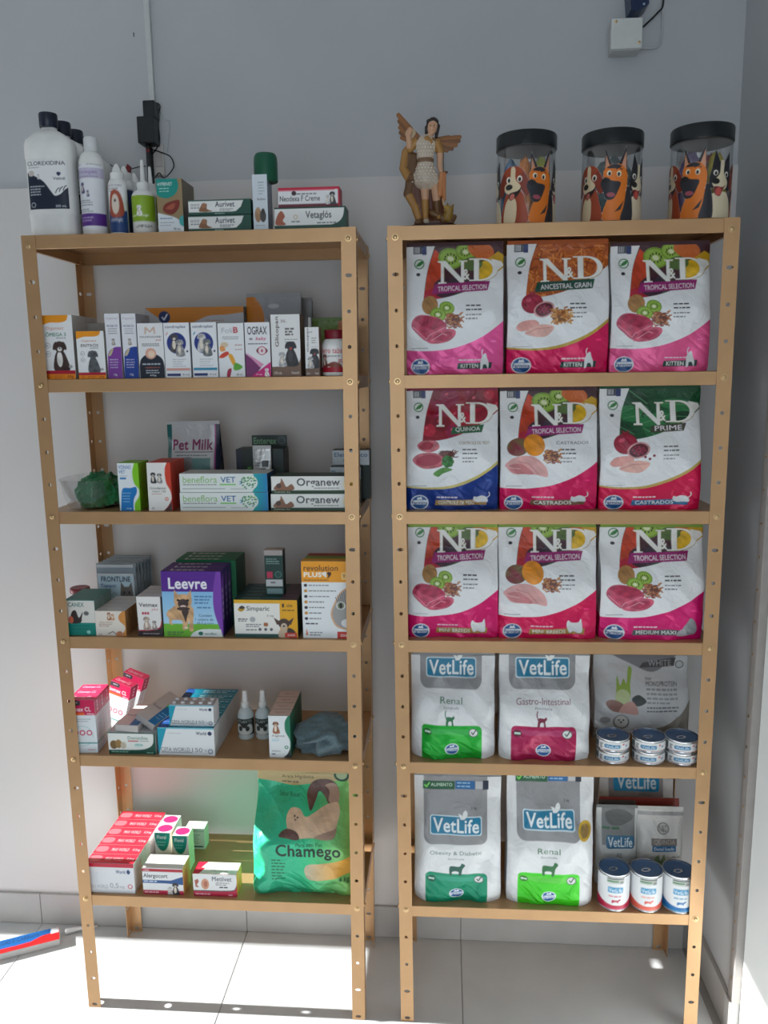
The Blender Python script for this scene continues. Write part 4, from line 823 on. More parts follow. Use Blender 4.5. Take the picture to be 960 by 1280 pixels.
def simp_art(c):
    h = c.h; c.rect(0, 0, 100, h, (232, 230, 224)); c.rect(0, 0, 100, h*.1, (222, 170, 30)); c.rect(0, h*.9, 100, h, (18, 74, 70)); c.rect(72, 0, 100, h, (226, 164, 16)); c.T('Simparic', 20, h*.17, 56, h*.33, (36, 44, 56), .02); c.blob([(6, h*.26), (12, h*.2), (17, h*.26), (11, h*.32)], (190, 150, 40)); c.blob([(8, h*.22), (13, h*.16), (18, h*.22), (12, h*.25)], (60, 50, 50))
    c.T('5 mg', 52, h*.4, 62, h*.45, INK, .02); c.lines(6, h*.5, 22, 2, h*.05, 1.6, INK); c.ell(29, h*.52, 4.5, h*.07, (170, 172, 176)); c.lines(18, h*.64, 44, 2, h*.05, 1.6, GRY); c.rrect(46, h*.6, 53, h*.7, 2, (160, 96, 50)); c.lines(18, h*.78, 36, 1, 3, 1.8, GRY); [c.ell(40+k*9, h*.78, 2.4, h*.04, (90, 90, 96)) for k in range(3)]
    c.T('1', 76, h*.1, 79, h*.2, INK, .03); c.T('tablete', 83, h*.11, 92, h*.19, INK, .01); c.lines(76, h*.26, 96, 1, 3, 2, (120, 90, 20))
    for k in (-1, 1): c.poly([(78+k*3, h*.6), (78+k*16, h*.46), (78+k*11, h*.66)], (80, 56, 44))
    c.ell(78, h*.62, 9, h*.13, (70, 50, 42)); c.ell(78, h*.7, 5, h*.09, (200, 180, 160)); c.ell(78, h*.69, 2, h*.025, INK); c.blob([(70, h*.98), (72, h*.78), (84, h*.78), (88, h*.98)], (200, 176, 150)); c.blob([(84, h*.98), (84, h*.74), (94, h*.8), (98, h)], (60, 44, 40)); c.rect(79, h*.86, 98, h*.985, (206, 50, 36)); c.T('zoetis', 83, h*.89, 95, h*.95, (240, 225, 215), .02)
def simp_top(c): h = c.h; c.rect(0, 0, 100, h, (22, 66, 64)); c.T('Simparic', 12, h*.2, 40, h*.8, (120, 160, 155), .0); c.rect(72, 0, 100, h, (90, 60, 70))
_, s_x, s_w, s_h = carton('tablet_carton', 'white, yellow and green chewable tablet carton with small dog, frontmost of its row', 'box', 293, 372, 750, .012, .03, Z4, simp_art, (20, 60, 58), top=simp_top, n=5, group='yellow and white chewable tablet cartons')
def blk_art(c): h = c.h; c.rect(0, 0, 100, h, (18, 58, 52)); c.rect(0, 0, 100, h*.12, (170, 160, 156)); c.lines(10, h*.19, 90, 3, h*.05, 4, (140, 175, 165), 6); c.rect(12, h*.48, 42, h*.62, (206, 50, 90)); c.ring(72, h*.54, 18, 3, (90, 140, 130), (30, 80, 72)); c.rect(6, h*.65, 94, h*.8, (214, 216, 216)); c.rect(10, h*.85, 92, h*.97, (120, 150, 150)); c.lines(30, h*.7, 70, 1, 4, 8, GRY)
carton('medicine_carton', 'small upright dark green carton standing on the tablet cartons', 'box', 331, 354, 688, .052, .03, Z4+s_h+.0009, blk_art, (14, 44, 40), top=(200, 190, 186))
def rev_art(c):
    h = c.h; c.rect(0, 0, 100, h, (232, 236, 238)); c.rect(0, 0, 100, h*.27, (238, 158, 16)); c.T('revolution', 5, h*.05, 72, h*.125, (96, 50, 24), .03); c.T('PLUS', 5, h*.14, 40, h*.205, (250, 244, 230), .07); c.blob([(40, h*.16), (46, h*.135), (50, h*.15), (49, h*.18), (49, h*.21)], (245, 240, 230)); c.blob([(50, h*.15), (56, h*.135), (59, h*.16), (54, h*.21), (50, h*.215), (53, h*.19)], (60, 30, 30)); c.rrect(78, h*.14, 94, h*.24, 3, (240, 190, 110)); c.T('TC', 81, h*.17, 92, h*.21, (120, 70, 30), .03); c.lines(5, h*.235, 56, 1, 4, 2, (150, 90, 20))
    for k in range(7): c.ell(8, h*(.31+.072*k), 3.4, h*.02, (46, 40, 44) if k % 2 == 0 else (200, 140, 50)); c.lines(14, h*(.303+.072*k), 70 if k < 3 else 46, 1, 4, 2.2, GRY, k)
    P = spl([(56, h*.68), (66, h*.5), (80, h*.37), (104, h*.34), (104, h*.9), (88, h*.89), (66, h*.84)], 6); c.poly(P, (216, 170, 130)); P2 = (P-[80, h*.62])*.93+[81.5, h*.62]; c.poly(P2, (160, 158, 156))
    for k in range(9): c.line([(66+k*4, h*.46-k*3), (72+k*3.4, h*.56)], 1.6, (96, 94, 94))
    c.ell(76, h*.57, 9, h*.052, (230, 232, 230)); c.ell(76, h*.57, 7, h*.045, (130, 138, 110)); c.ell(76, h*.57, 3.2, h*.035, (20, 20, 20)); c.ell(92, h*.72, 6, h*.03, (150, 110, 104)); c.ell(90, h*.8, 14, h*.06, (225, 225, 224)); c.lines(6, h*.8, 34, 1, 4, 2.6, INK); c.poly([(6, h*.96), (8, h*.87), (11, h*.96)], (210, 120, 70)); c.lines(14, h*.92, 40, 2, h*.03, 2, GRY); c.rect(68, h*.91, 100, h, (214, 56, 40)); c.T('zoetis', 74, h*.935, 96, h*.975, (245, 230, 225), .03)
carton('pipette_carton', 'orange-topped white pipette carton with tabby cat face', 'box', 377.5, 441, 702, .013, .03, Z4, rev_art, (210, 206, 200), top=(226, 168, 60), res=1.6)
carton('pipette_carton', 'green-edged pipette carton standing behind the cat face carton', 'box', 382, 444, 698.5, .045, .03, Z4, lambda c: c.rect(0, 0, 100, c.h, (120, 150, 60)), (130, 150, 90), top=(130, 160, 70), res=.5)
carton('pipette_carton', 'red-edged pipette carton at the back behind the green one', 'box', 385, 447, 695, .077, .03, Z4, lambda c: c.rect(0, 0, 100, c.h, (170, 60, 50)), (180, 90, 80), top=(176, 70, 60), res=.5)

# ==================================================================
# LEFT UNIT, fifth shelf
# ==================================================================
PK = (206, 22, 84)
def cl_art(c):
    h = c.h; c.rect(0, 0, 100, h, (226, 232, 236)); c.rect(0, 0, 100, h*.29, PK); c.rrect(-10, h*.02, 46, h*.11, 6, (60, 54, 62)); c.lines(14, h*.05, 36, 1, 4, 4, (190, 190, 195)); c.T('Clavmax CL', -14, h*.14, 84, h*.22, (245, 235, 240), .03); c.rect(0, h*.24, 60, h*.29, (232, 96, 40)); c.T('50mg', 68, h*.25, 94, h*.285, (245, 235, 240), .03); c.lines(10, h*.36, 84, 2, h*.04, 2.4, (150, 160, 170))
    c.ring(46, h*.68, 40, 1.6, (120, 190, 190), (226, 232, 236)); c.rect(0, h*.7, 100, h*.8, (226, 232, 236)); [c.ring(20+k*26, h*.62, 11, 4.5, (200, 40, 90), (236, 232, 236)) for k in range(3)]; c.rect(0, h*.8, 100, h*.825, (60, 150, 150)); c.lines(6, h*.9, 30, 1, 4, 5, (190, 40, 80)); c.lines(62, h*.93, 94, 1, 4, 3, (200, 90, 110))
def cl_side(c): h = c.h; c.rect(0, 0, 100, h, (206, 206, 216)); c.rect(0, 0, 100, h*.3, (190, 30, 84)); [c.ell(50, h*(.08+.07*k), 12, h*.02, (225, 200, 215)) for k in range(3)]; c.T('Clavmax CL', 50-h*.2, h*.5, 50+h*.2, h*.5+30, (170, 60, 110), .0, rot=-90); c.rect(0, h*.8, 100, h*.825, (60, 150, 150))
def cl_top(c): h = c.h; c.rect(0, 0, 100, h, (226, 40, 92)); c.T('Clavmax CL', 10, h*.3, 80, h*.7, (250, 190, 210), .03)
carton('antibiotic_carton', 'pink and white antibiotic carton by the corner post, frontmost', 'box', 88, 120, 875, .014, .034, Z5, cl_art, (214, 214, 220), top=cl_top, side_art=cl_side, n=3, group='pink antibiotic cartons standing in a row', yaw=math.radians(3))
def lean_cl(label, x, y, Y, rz, ry, rx):
    w, h, d = .062, .128, .034; t = thing('antibiotic_carton', label, 'box', (x, Y, y), 0, 'pink antibiotic cartons leaning behind'); t.rotation_euler = (rx, ry, rz)
    link('carton_body', box_me(-w/2, w/2, .0003, d, 0, h, .0006), cmat((214, 214, 220)), t); cv = Cv(100, 100*h/w, nx=52); cl_art(cv); flat_panel('front_panel', cv, w, h, t); cv = Cv(100, 100*h/d, nx=20); cl_side(cv); flat_panel('side_panel', cv, d-.001, h-.001, t, (w/2+.0003, d/2, .0005), (0, 0, math.pi/2)); cv = Cv(100, 100*d/w, nx=40); cl_top(cv); flat_panel('top_panel', cv, w, d, t, (0, 0, h+.0003), (-math.pi/2, 0, 0))
p = atY(150, 900, .15); lean_cl('pink and white antibiotic carton tilted right, leaning behind the row', p[0]-.018, Z5+.0105, .142, math.radians(-12), math.radians(14), math.radians(-3))
lean_cl('rearmost pink antibiotic carton, dark cap print, leaning against back post', p[0]-.014, Z5+.0135, .2, math.radians(-8), math.radians(18), math.radians(-3))
def doxi_art(c): h = c.h; c.rect(0, 0, 100, h, (10, 78, 62)); c.poly(np.vstack([[(0, h*.06), (96, h*.06)], spl([(96, h*.06), (94, h*.5), (82, h*.72), (60, h*.8), (0, h*.82)], 5, False)]), (226, 228, 224)); c.T('Doxiciclina', 42, h*.18, 84, h*.33, (20, 120, 100), .01); c.rect(42, h*.37, 64, h*.42, (190, 50, 60)); c.rect(66, h*.38, 86, h*.41, GRY); c.ell(64, h*.58, 10, h*.08, (180, 215, 210)); c.T('100 mg', 58, h*.54, 72, h*.6, (20, 110, 100), .02); c.ell(12, h*.58, 8, h*.2, (120, 92, 50)); c.ell(22, h*.54, 7, h*.2, (150, 116, 66)); c.ell(32, h*.6, 6, h*.16, (190, 180, 160)); c.lines(6, h*.88, 46, 1, 4, h*.05, (130, 180, 165)); c.lines(80, h*.9, 94, 1, 4, h*.05, (130, 180, 165))
_, d_x, d_w, d_h = carton('antibiotic_carton', 'green and white antibiotic carton with puppies under two small boxes', 'box', 135.5, 194.5, 916, .014, .075, Z5, doxi_art, (180, 184, 184), top=(196, 198, 200))
def small_tilt(label, loc, dims, rot, art, tp, side):
    w, d, h = dims; t = thing('pill_carton', label, 'box', loc, 0, 'small blue pill cartons'); t.rotation_euler = rot
    link('carton_body', box_me(-w/2, w/2, 0, d, 0, h, .0006), cmat(side), t); cv = Cv(100, 100*d/w, nx=40); art(cv); flat_panel('top_panel', cv, w, d, t, (0, 0, h+.0003), (-math.pi/2, 0, 0))
def rimA(c): h = c.h; c.rect(0, 0, 100, h, (214, 206, 202)); c.poly([(62, h), (100, h*.98), (100, h*.3), (56, h*.42)], (40, 120, 176)); c.poly([(100, h*.3), (56, h*.42), (52, h*.3), (100, h*.16)], (110, 200, 90)); c.T('Rimadyl', 10, h*.5, 50, h*.6, (120, 110, 130), .01); c.lines(68, h*.6, 96, 3, h*.09, 4, (150, 200, 225))
small_tilt('small beige and blue pill carton lying flat on the green carton', (d_x-.012, .016, Z5+d_h+.0014), (.06, .13, .018), (0, 0, math.radians(-4)), rimA, None, (188, 182, 180))
small_tilt('small beige and blue pill carton tilted across the flat one', (d_x+.026, .035, Z5+d_h+.0125), (.058, .13, .018), (math.radians(5), math.radians(26), math.radians(-18)), rimA, None, (188, 182, 180))
carton('pill_carton', 'dark lettered pill carton lying behind the tilted blue ones', 'box', 190, 222, 884, .19, .06, Z5, lambda c: (c.rect(0, 0, 100, c.h, (196, 198, 204)), c.T('Rimadyl', 10, c.h*.1, 60, c.h*.3, (50, 54, 70), .02)), (170, 172, 178), top=(90, 96, 104), res=.9)
def cefa_art(c):
    h = c.h; c.rect(0, 0, 100, h, (222, 226, 228)); c.poly([(0, 0), (17, 0), (1, h), (0, h)], (0, 150, 176)); c.rect(0, 0, 100, h*.05, (90, 180, 200)); c.T('10 comprimidos', 18, h*.18, 42, h*.24, (160, 165, 170), 0); c.T('World', 68, h*.14, 86, h*.26, (26, 40, 80), .05); c.blob([(88, h*.2), (92, h*.12), (96, h*.2), (92, h*.28)], (26, 40, 80)); c.T('CEFA WORLD', 5, h*.72, 56, h*.86, (60, 66, 76), .0); c.rect(5, h*.88, 60, h*.9, (60, 66, 76)); c.T('150', 60, h*.72, 78, h*.87, (90, 96, 106), .0); c.T('mg', 80, h*.78, 86, h*.87, (120, 125, 130), 0); c.ring(92, h*.84, 4.5, 1.3, (60, 70, 90), (200, 205, 215))
def cefa_top(c): h = c.h; c.rect(0, 0, 100, h, (0, 140, 168)); c.lines(34, h*.3, 98, 2, h*.3, h*.14, (190, 225, 235)); c.poly([(0, 0), (14, 0), (20, h), (0, h)], (30, 80, 150))
_, c_x, c_w, c_h = carton('antibiotic_carton', 'white and teal antibiotic carton with printed name, frontmost of its row', 'box', 197.5, 268, 910, .013, .036, Z5, cefa_art, (216, 220, 222), top=cefa_top, n=7, group='white and teal antibiotic cartons in a row')
_, k_x, k_w, k_h = carton('antibiotic_carton', 'single white and blue antibiotic carton lying on top of the row', 'box', 211.5, 267, 882, .022, .05, Z5+c_h+.0009, cefa_art, (214, 216, 222), top=(210, 212, 216))
bl = thing('blister_strip', 'silver blister strip of round pills on top of the white carton', 'blister pack', (k_x, .022, Z5+c_h+k_h+.0022)); M_ALU = mat('aluminium_foil', (200, 200, 204), .3, .6)
link('foil_sheet', box_me(-k_w*.49, k_w*.49, 0, .046, 0, .0008, .0002), M_ALU, bl); pill = lathe_me([(.0056, 0), (.0056, .002), (.0042, .0042), (.0018, .005)], 14); MP = mat('clear_pocket', (226, 226, 230), .2)
for r_ in range(2):
    for q in range(5): link('pill_pocket', pill, MP, bl, (-k_w*.4+q*k_w*.2, .0115+r_*.022, .0008))
def spray(x, Y, label):
    t = thing('spray_bottle', label, 'bottle', (x, Y, Z5+.0004), 0, 'small clear spray bottles'); r = .0215
    link('bottle_body', lathe_me([(r*.9, 0), (r, .003), (r, .058), (r*.94, .068), (r*.7, .078), (r*.42, .083), (r*.4, .086)], 28), mat('pale_bottle', (196, 208, 212), .25), t)
    pm = link('pump_collar', lathe_me([(r*.48, .084), (r*.5, .085), (r*.5, .096), (r*.4, .099)], 24), WHITE, t); link('nozzle', lathe_me([(r*.36, .099), (r*.36, .108), (r*.33, .11), (r*.3, .126), (r*.24, .129)], 20), WHITE, t)
    c = Cv(100, 70, (34, 42, 40), 36); c.T('ATLANTIS', 14, 6, 86, 18, (160, 170, 168), .03); c.blob([(14, 60), (16, 30), (30, 24), (50, 40), (70, 24), (84, 30), (86, 60), (50, 68)], (206, 210, 206)); c.ell(34, 42, 9, 11, (40, 48, 46)); c.ell(64, 42, 9, 11, (40, 48, 46)); lab_cyl(t, c, r, .014, .058)
spray(atY(308, 900, .13)[0], .125, 'small clear spray bottle with dark label next to the carton row'); spray(atY(330, 900, .13)[0]-.001, .128, 'small clear spray bottle with dark label partly behind white carton')
def algi_art(c): h = c.h; c.rect(0, 0, 100, h, (220, 226, 228)); c.poly(np.vstack([spl([(92, 0), (76, h*.14), (76, h*.36), (94, h*.56), (96, h*.74), (84, h*.9), (62, h)], 6, False), [(100, h), (100, 0)]]), (16, 116, 84)); c.poly(np.vstack([spl([(98, h*.76), (84, h*.9), (62, h)], 4, False), [(100, h)]]), (40, 44, 48)); dog(c, 34, h*.14, h*.28, (150, 96, 66), (110, 66, 44)); c.T('Algivet', 14, h*.45, 74, h*.52, (110, 80, 72), .01); c.lines(14, h*.55, 50, 2, h*.04, 3, (120, 180, 205)); c.ell(80, h*.75, 9, h*.04, (20, 120, 90)); c.ell(80, h*.75, 4, h*.02, (225, 236, 232)); c.T('Antitóxico', 12, h*.82, 52, h*.86, (60, 66, 80), .02); c.lines(12, h*.9, 34, 1, 4, 5, (60, 66, 80))
def algi_top(c): h = c.h; c.rect(0, 0, 100, h, (222, 200, 190)); c.T('Algivet', 24, h*.3, 70, h*.7, (180, 150, 150), 0)
carton('medicine_carton', 'white, peach-topped carton with brown dog and green edge, frontmost', 'box', 336, 363, 895, .013, .04, Z5, algi_art, (30, 92, 74), top=algi_top, side_art=(24, 96, 74), n=4, group='peach-topped medicine cartons in a row')
gc = link('grey_cloth', fold_blob('grey_cloth', M_GREYC, .068, .052, .046, 8, .52, 5, rid=1.05), M_GREYC, None, (atY(402, 930, .07)[0]+.012, .078, Z5+.0006)); tag(gc, 'crumpled blue-grey microfibre cloth beside the peach-topped cartons', 'cloth')

# ==================================================================
# LEFT UNIT, bottom shelf
# ==================================================================
def maxi_art(c): h = c.h; c.rect(0, 0, 100, h, (224, 226, 230)); c.rect(0, 0, 100, h*.14, (196, 30, 60)); c.rect(3, h*.3, 24, h*.7, (216, 220, 226)); c.T('World', 62, h*.22, 82, h*.34, (40, 70, 120), .05); c.blob([(84, h*.28), (88, h*.2), (92, h*.28), (88, h*.36)], (40, 70, 120)); c.T('MAXI WORLD', 3, h*.72, 44, h*.84, (160, 165, 175), 0); c.T('0,5', 48, h*.66, 66, h*.84, (140, 146, 156), 0); c.T('mg', 68, h*.76, 78, h*.84, (150, 155, 165), 0); c.ring(90, h*.76, 5, 1.6, (190, 60, 70), (235, 220, 224))
def maxi_top(c): h = c.h; c.rect(0, 0, 100, h, (232, 44, 66)); c.rrect(2, h*.2, 28, h*.8, h*.25, (240, 110, 120)); c.T('MAXI WORLD', 36, h*.36, 72, h*.68, (250, 190, 195), .0); c.T('0,5mg', 80, h*.36, 96, h*.68, (250, 190, 195), .0); c.rect(0, 0, 100, h*.07, (190, 26, 50)); c.rect(0, h*.93, 100, h, (190, 26, 50))
carton('antibiotic_carton', 'white carton with bright red top, frontmost of six', 'box', 108.7, 168, 1079.5, .012, .042, Z6, maxi_art, (222, 220, 224), top=maxi_top, n=6, group='red-topped white cartons in a row', yaw=0)
def alerg_art(c): h = c.h; c.rect(0, 0, 100, h, (228, 230, 232)); c.rect(0, h*.04, 100, h*.15, (176, 30, 50)); c.T('Alergocort', 3, h*.22, 62, h*.42, (36, 40, 56), .03); c.poly([(0, h*.46), (70, h*.46), (100, h*.3), (100, h*.62), (60, h*.58), (0, h*.58)], (30, 80, 140)); c.lines(3, h*.49, 40, 1, 3, h*.05, (190, 205, 225)); c.rect(0, h*.84, 100, h, (190, 34, 70)); dog(c, 80, h*.54, h*.46, (46, 46, 52)); dog(c, 66, h*.68, h*.32, (196, 196, 198)); c.T('zoetis', 4, h*.065, 18, h*.12, (240, 220, 220)); c.lines(4, h*.9, 40, 1, 3, h*.04, (240, 200, 210))
carton('allergy_carton', 'white, red and blue allergy tablet carton with puppies, front', 'box', 178.5, 229, 1085.5, .014, .03, Z6, alerg_art, (224, 180, 110), top=(226, 226, 228), n=2, group='allergy tablet cartons', back_labels=['white, red and blue allergy carton behind the front one'])
def fl_art(c): h = c.h; c.rect(0, 0, 100, h, (228, 228, 232)); c.ell(46, 0, 46, h*.52, (0, 140, 128)); c.T('Floral', 16, h*.08, 70, h*.18, (225, 240, 238), .02); c.lines(16, h*.26, 66, 2, h*.08, 4, (150, 215, 205)); c.ell(60, h*.76, 14, h*.1, (190, 150, 110)); c.ell(46, h*.8, 10, h*.08, (90, 86, 90))
def fl_top(c): h = c.h; c.rect(0, 0, 100, h, (232, 224, 228)); c.ell(50, h*.5, 44, h*.4, (222, 40, 110))
YS = .122
carton('flower_remedy_carton', 'small white carton with teal disc and pink top, front left', 'box', 194.5, 215, 1043, YS+.006, .045, Z6, fl_art, (226, 222, 214), top=fl_top, n=2, group='small teal and pink cartons', back_labels=['small white carton with pink top behind the front left one'], h=.104)
carton('flower_remedy_carton', 'small white carton with teal disc and pink top, right one', 'box', 216.5, 236.5, 1046, YS-.006, .045, Z6, fl_art, (232, 224, 190), top=fl_top, group='small teal and pink cartons', h=.104)
t, _, _, _ = carton('medicine_carton', 'plain white carton with lined label standing behind teal cartons', 'box', 232, 256, 1036, .22, .04, Z6, lambda c: (c.rect(0, 0, 100, c.h, (214, 214, 210)), c.rect(0, c.h*.1, 100, c.h*.16, (190, 190, 186)), c.rect(0, c.h*.84, 90, c.h*.9, (40, 50, 80)), c.lines(10, c.h*.3, 80, 5, c.h*.1, 3.5, (120, 122, 124))), (226, 222, 200), top=(226, 226, 226))
def meti_art(c): h = c.h; c.rect(0, 0, 100, h, (186, 26, 66)); c.poly(np.vstack([[(0, 0), (100, 0), (100, h*.3)], spl([(100, h*.3), (96, h*.6), (82, h*.72), (0, h*.74)], 5, False)]), (230, 230, 230)); c.poly(np.vstack([spl([(100, h*.4), (96, h*.64), (82, h*.76), (0, h*.78)], 5, False), spl([(0, h*.74), (82, h*.72), (96, h*.6), (100, h*.3)], 5, False)]), (40, 50, 60)); c.T('Metilvet', 44, h*.12, 88, h*.32, (40, 56, 84), .02); c.lines(52, h*.38, 84, 2, h*.08, h*.04, GRY); c.lines(60, h*.56, 82, 1, 4, h*.05, INK); c.poly([(4, h*.3), (12, h*.24), (14, h*.36), (9, h*.5), (14, h*.62), (6, h*.6)], (170, 96, 76)); c.ell(28, h*.46, 9, h*.24, (208, 150, 120)); c.ell(29, h*.46, 4.5, h*.14, (180, 110, 90)); c.lines(5, h*.88, 42, 1, 4, h*.05, (235, 180, 195)); c.lines(80, h*.9, 92, 1, 4, h*.05, (235, 180, 195))
def meti_top(c): h = c.h; c.rect(0, 0, 100, h, (230, 230, 226)); c.poly([(0, 0), (24, 0), (14, h), (0, h)], (206, 30, 66)); c.T('Metilvet', 40, h*.3, 78, h*.66, (150, 155, 165), 0)
carton('steroid_carton', 'white and crimson tablet carton beside green litter bag, front', 'box', 241.5, 296, 1093, .014, .026, Z6, meti_art, (232, 140, 40), top=meti_top, n=2, group='white and crimson tablet cartons', back_labels=['white and crimson tablet carton behind the front one'])
def cham_art(c):
    h = c.h; W = 675; c.w, c.kx = W, c.nx*c.SS/W; c.h, c.ky = 845, c.ny*c.SS/845.
    c.rect(0, 0, 675, 845, lambda X, Y: np.stack([.03+.26*np.clip((X-380)/295, 0, 1), .48+.12*np.clip((X-200)/475, 0, 1), .26-.12*np.clip((X-300)/375, 0, 1)], -1), .35)
    c.poly(np.vstack([[(0, 0), (675, 0), (675, 50)], spl([(675, 55), (560, 60), (440, 70), (330, 85), (200, 90), (90, 65), (0, 55)], 5, False)]), (196, 178, 130)); c.T('Areia Higiênica', 170, 20, 390, 52, (74, 70, 52), .0); c.lines(170, 66, 290, 1, 4, 10, (110, 110, 84)); c.ring(580, 10, 54, 16, (0, 80, 56), (170, 190, 150))
    c.T('Sabor Rosas', 160, 130, 300, 158, (20, 70, 50), .0); cr, dk = tx((222, 190, 158), .15, .02), tx((104, 74, 66), .25, .03)
    c.blob([(350, 130), (380, 70), (440, 45), (520, 60), (566, 130), (560, 190), (500, 200), (470, 160), (430, 130), (412, 180), (385, 235), (360, 190)], dk); c.blob([(470, 90), (530, 80), (568, 140), (560, 200), (500, 190), (500, 130)], (180, 150, 132)); c.blob([(225, 270), (250, 220), (310, 225), (350, 265), (400, 250), (480, 210), (560, 190), (580, 260), (540, 370), (480, 382), (330, 385), (280, 370), (240, 330)], cr); c.blob([(180, 375), (230, 330), (300, 345), (320, 390), (240, 385)], dk); c.ell(280, 262, 6, 5, INK); c.ell(300, 270, 6, 5, INK); c.ell(286, 282, 6, 4, (90, 50, 50)); c.blob([(420, 385), (480, 350), (560, 330), (570, 290), (560, 370), (520, 388)], (170, 140, 122))
    c.T('Para seu Pet', 300, 412, 478, 440, (20, 60, 44), .0); c.T('Chamego', 165, 420, 600, 548, (14, 44, 36), .045); c.lines(135, 545, 235, 7, 26, 10, (10, 100, 60), 6)
    c.poly(np.vstack([spl([(675, 520), (560, 560), (440, 575), (370, 590), (355, 640), (375, 700), (440, 712), (560, 690), (675, 665)], 5, False)]), lambda X, Y: np.stack([.55+.35*np.clip((X-380)/200, 0, 1), .47+.0*X, .32-.24*np.clip((X-380)/200, 0, 1)], -1)); c.T('Peso Líquido', 430, 726, 560, 748, (20, 70, 46), .0); c.T('4 kg', 580, 690, 650, 732, (20, 70, 46), .03)
pouch('cat_litter_bag', 'shiny green cat litter bag with drawn cat lying down', 'bag', 314, 440, 962, .03, .205, Z6, cham_art, (0, 130, 84), seed=21, wob=.008, h=.288, units=(675, 845), res=1.6, foil=.3, X=atY(377, 1060, .045)[0]+.002, w=.262, seal=True)
# ==================================================================
# RIGHT UNIT: food bags
# ==================================================================
def letter_N(c, x0, y0, x1, y1, col):
    w, h = x1-x0, y1-y0; P = lambda L: [(x0+a*w, y0+b*h) for a, b in L]
    c.poly(P([(.0, 0), (.24, 0), (.82, .78), (.82, 1.06), (.74, 1.0), (.2, .22), (.2, .94), (.0, .94)]), col) if False else None
    c.poly(P([(.11, .02), (.21, .02), (.21, .93), (.11, .93)]), col); c.poly(P([(.03, .93), (.29, .93), (.31, 1), (.01, 1)]), col); c.poly(P([(.0, 0), (.27, 0), (.88, .88), (.88, 1.02), (.8, 1.02), (.12, .1), (.0, .04)]), col)
    c.poly(P([(.78, .0), (.88, .0), (.88, 1.0), (.78, 1.0)]), col); c.poly(P([(.7, 0), (1, 0), (.98, .05), (.72, .05)]), col)
def letter_D(c, x0, y0, x1, y1, col):
    w, h = x1-x0, y1-y0
    a = np.linspace(-90, 90, 16); o = [(x0+w*(.42+.58*math.cos(math.radians(t))), y0+h*(.5+.5*math.sin(math.radians(t)))) for t in a]; i = [(x0+w*(.40+.42*math.cos(math.radians(t))), y0+h*(.5+.44*math.sin(math.radians(t)))) for t in a[::-1]]
    c.poly([(x0+w*.3, y0)]+o+[(x0+w*.3, y0+h)]+[(x0+w*.3, y0+h*.94)]+i+[(x0+w*.3, y0+h*.06)], col); c.rect(x0+w*.16, y0, x0+w*.34, y0+h, col); c.rect(x0, y0, x0+w*.4, y0+h*.05, col); c.rect(x0, y0+h*.95, x0+w*.4, y0+h, col)
def kiwi(c, x, y, r, s=1): c.ell(x, y, r, r*.82, (120, 156, 44), 20); c.ell(x, y, r*.86, r*.68, (150, 186, 70), 20); [c.ell(x+r*.45*math.cos(k), y+r*.36*math.sin(k), r*.06, r*.1, (40, 50, 24)) for k in np.arange(0, 6.28, .6)]; c.ell(x, y, r*.26, r*.2, (226, 232, 190), 20)
def grain(c, x, y, w, h, cols, n, seed):
    r = random.Random(seed); c.ell(x+w*.52, y+h*.5, w*.46, h*.42, tuple(int(v*.75) for v in cols[1]))
    for _ in range(n):
        px, py, a, L = x+r.random()*w, y+r.random()*h, r.uniform(-.9, .9), r.uniform(.1, .24)*w; c.line([(px, py), (px+L*math.cos(a), py+L*math.sin(a))], h*.1, r.choice(cols))
def meat_red(c, x, y, k=1.):
    q = lambda L: [(x+a*k, y+b*k) for a, b in L]; c.blob(q([(30, 170), (50, 120), (100, 105), (190, 125), (235, 160), (230, 195), (170, 225), (125, 260), (70, 220)]), tx((196, 74, 104), .28, .05/k)); c.blob(q([(50, 128), (100, 112), (190, 130), (225, 160), (150, 190), (70, 150)]), tx((170, 40, 76), .28, .05/k)); c.line(np.array(q([(40, 175), (120, 250), (135, 225), (230, 180)])), 5*k, (226, 150, 170)); c.blob(q([(125, 262), (150, 220), (230, 190), (285, 195), (290, 225), (250, 260), (175, 275)]), tx((206, 88, 116), .28, .05/k)); c.blob(q([(160, 245), (190, 215), (260, 205), (270, 225), (220, 258)]), tx((180, 52, 86), .28, .05/k)); c.line(np.array(q([(150, 255), (215, 215), (240, 225)])), 3.5*k, (232, 170, 185))
def meat_pale(c, x, y, k=1.):
    q = lambda L: [(x+a*k, y+b*k) for a, b in L]; c.blob(q([(40, 170), (90, 130), (160, 115), (220, 130), (280, 190), (290, 250), (230, 240), (170, 235), (90, 230), (50, 195)]), tx((222, 166, 164), .1, .03/k)); c.blob(q([(60, 180), (120, 165), (170, 190), (210, 235), (140, 232), (80, 220)]), tx((206, 130, 134), .1, .03/k)); c.line(np.array(q([(110, 150), (180, 170), (240, 235)])), 5*k, (200, 130, 132)); c.line(np.array(q([(60, 190), (130, 200)])), 4*k, (236, 196, 192))
def meat_fish(c, x, y, k=1.):
    q = lambda L: [(x+a*k, y+b*k) for a, b in L]; c.blob(q([(60, 250), (90, 215), (160, 205), (190, 230), (150, 255), (90, 270)]), tx((226, 160, 152), .1, .03/k)); c.blob(q([(110, 280), (160, 240), (230, 232), (275, 250), (230, 300), (160, 300)]), tx((232, 180, 168), .1, .03/k)); c.line(np.array(q([(120, 282), (180, 255), (260, 250)])), 4*k, (206, 130, 126))
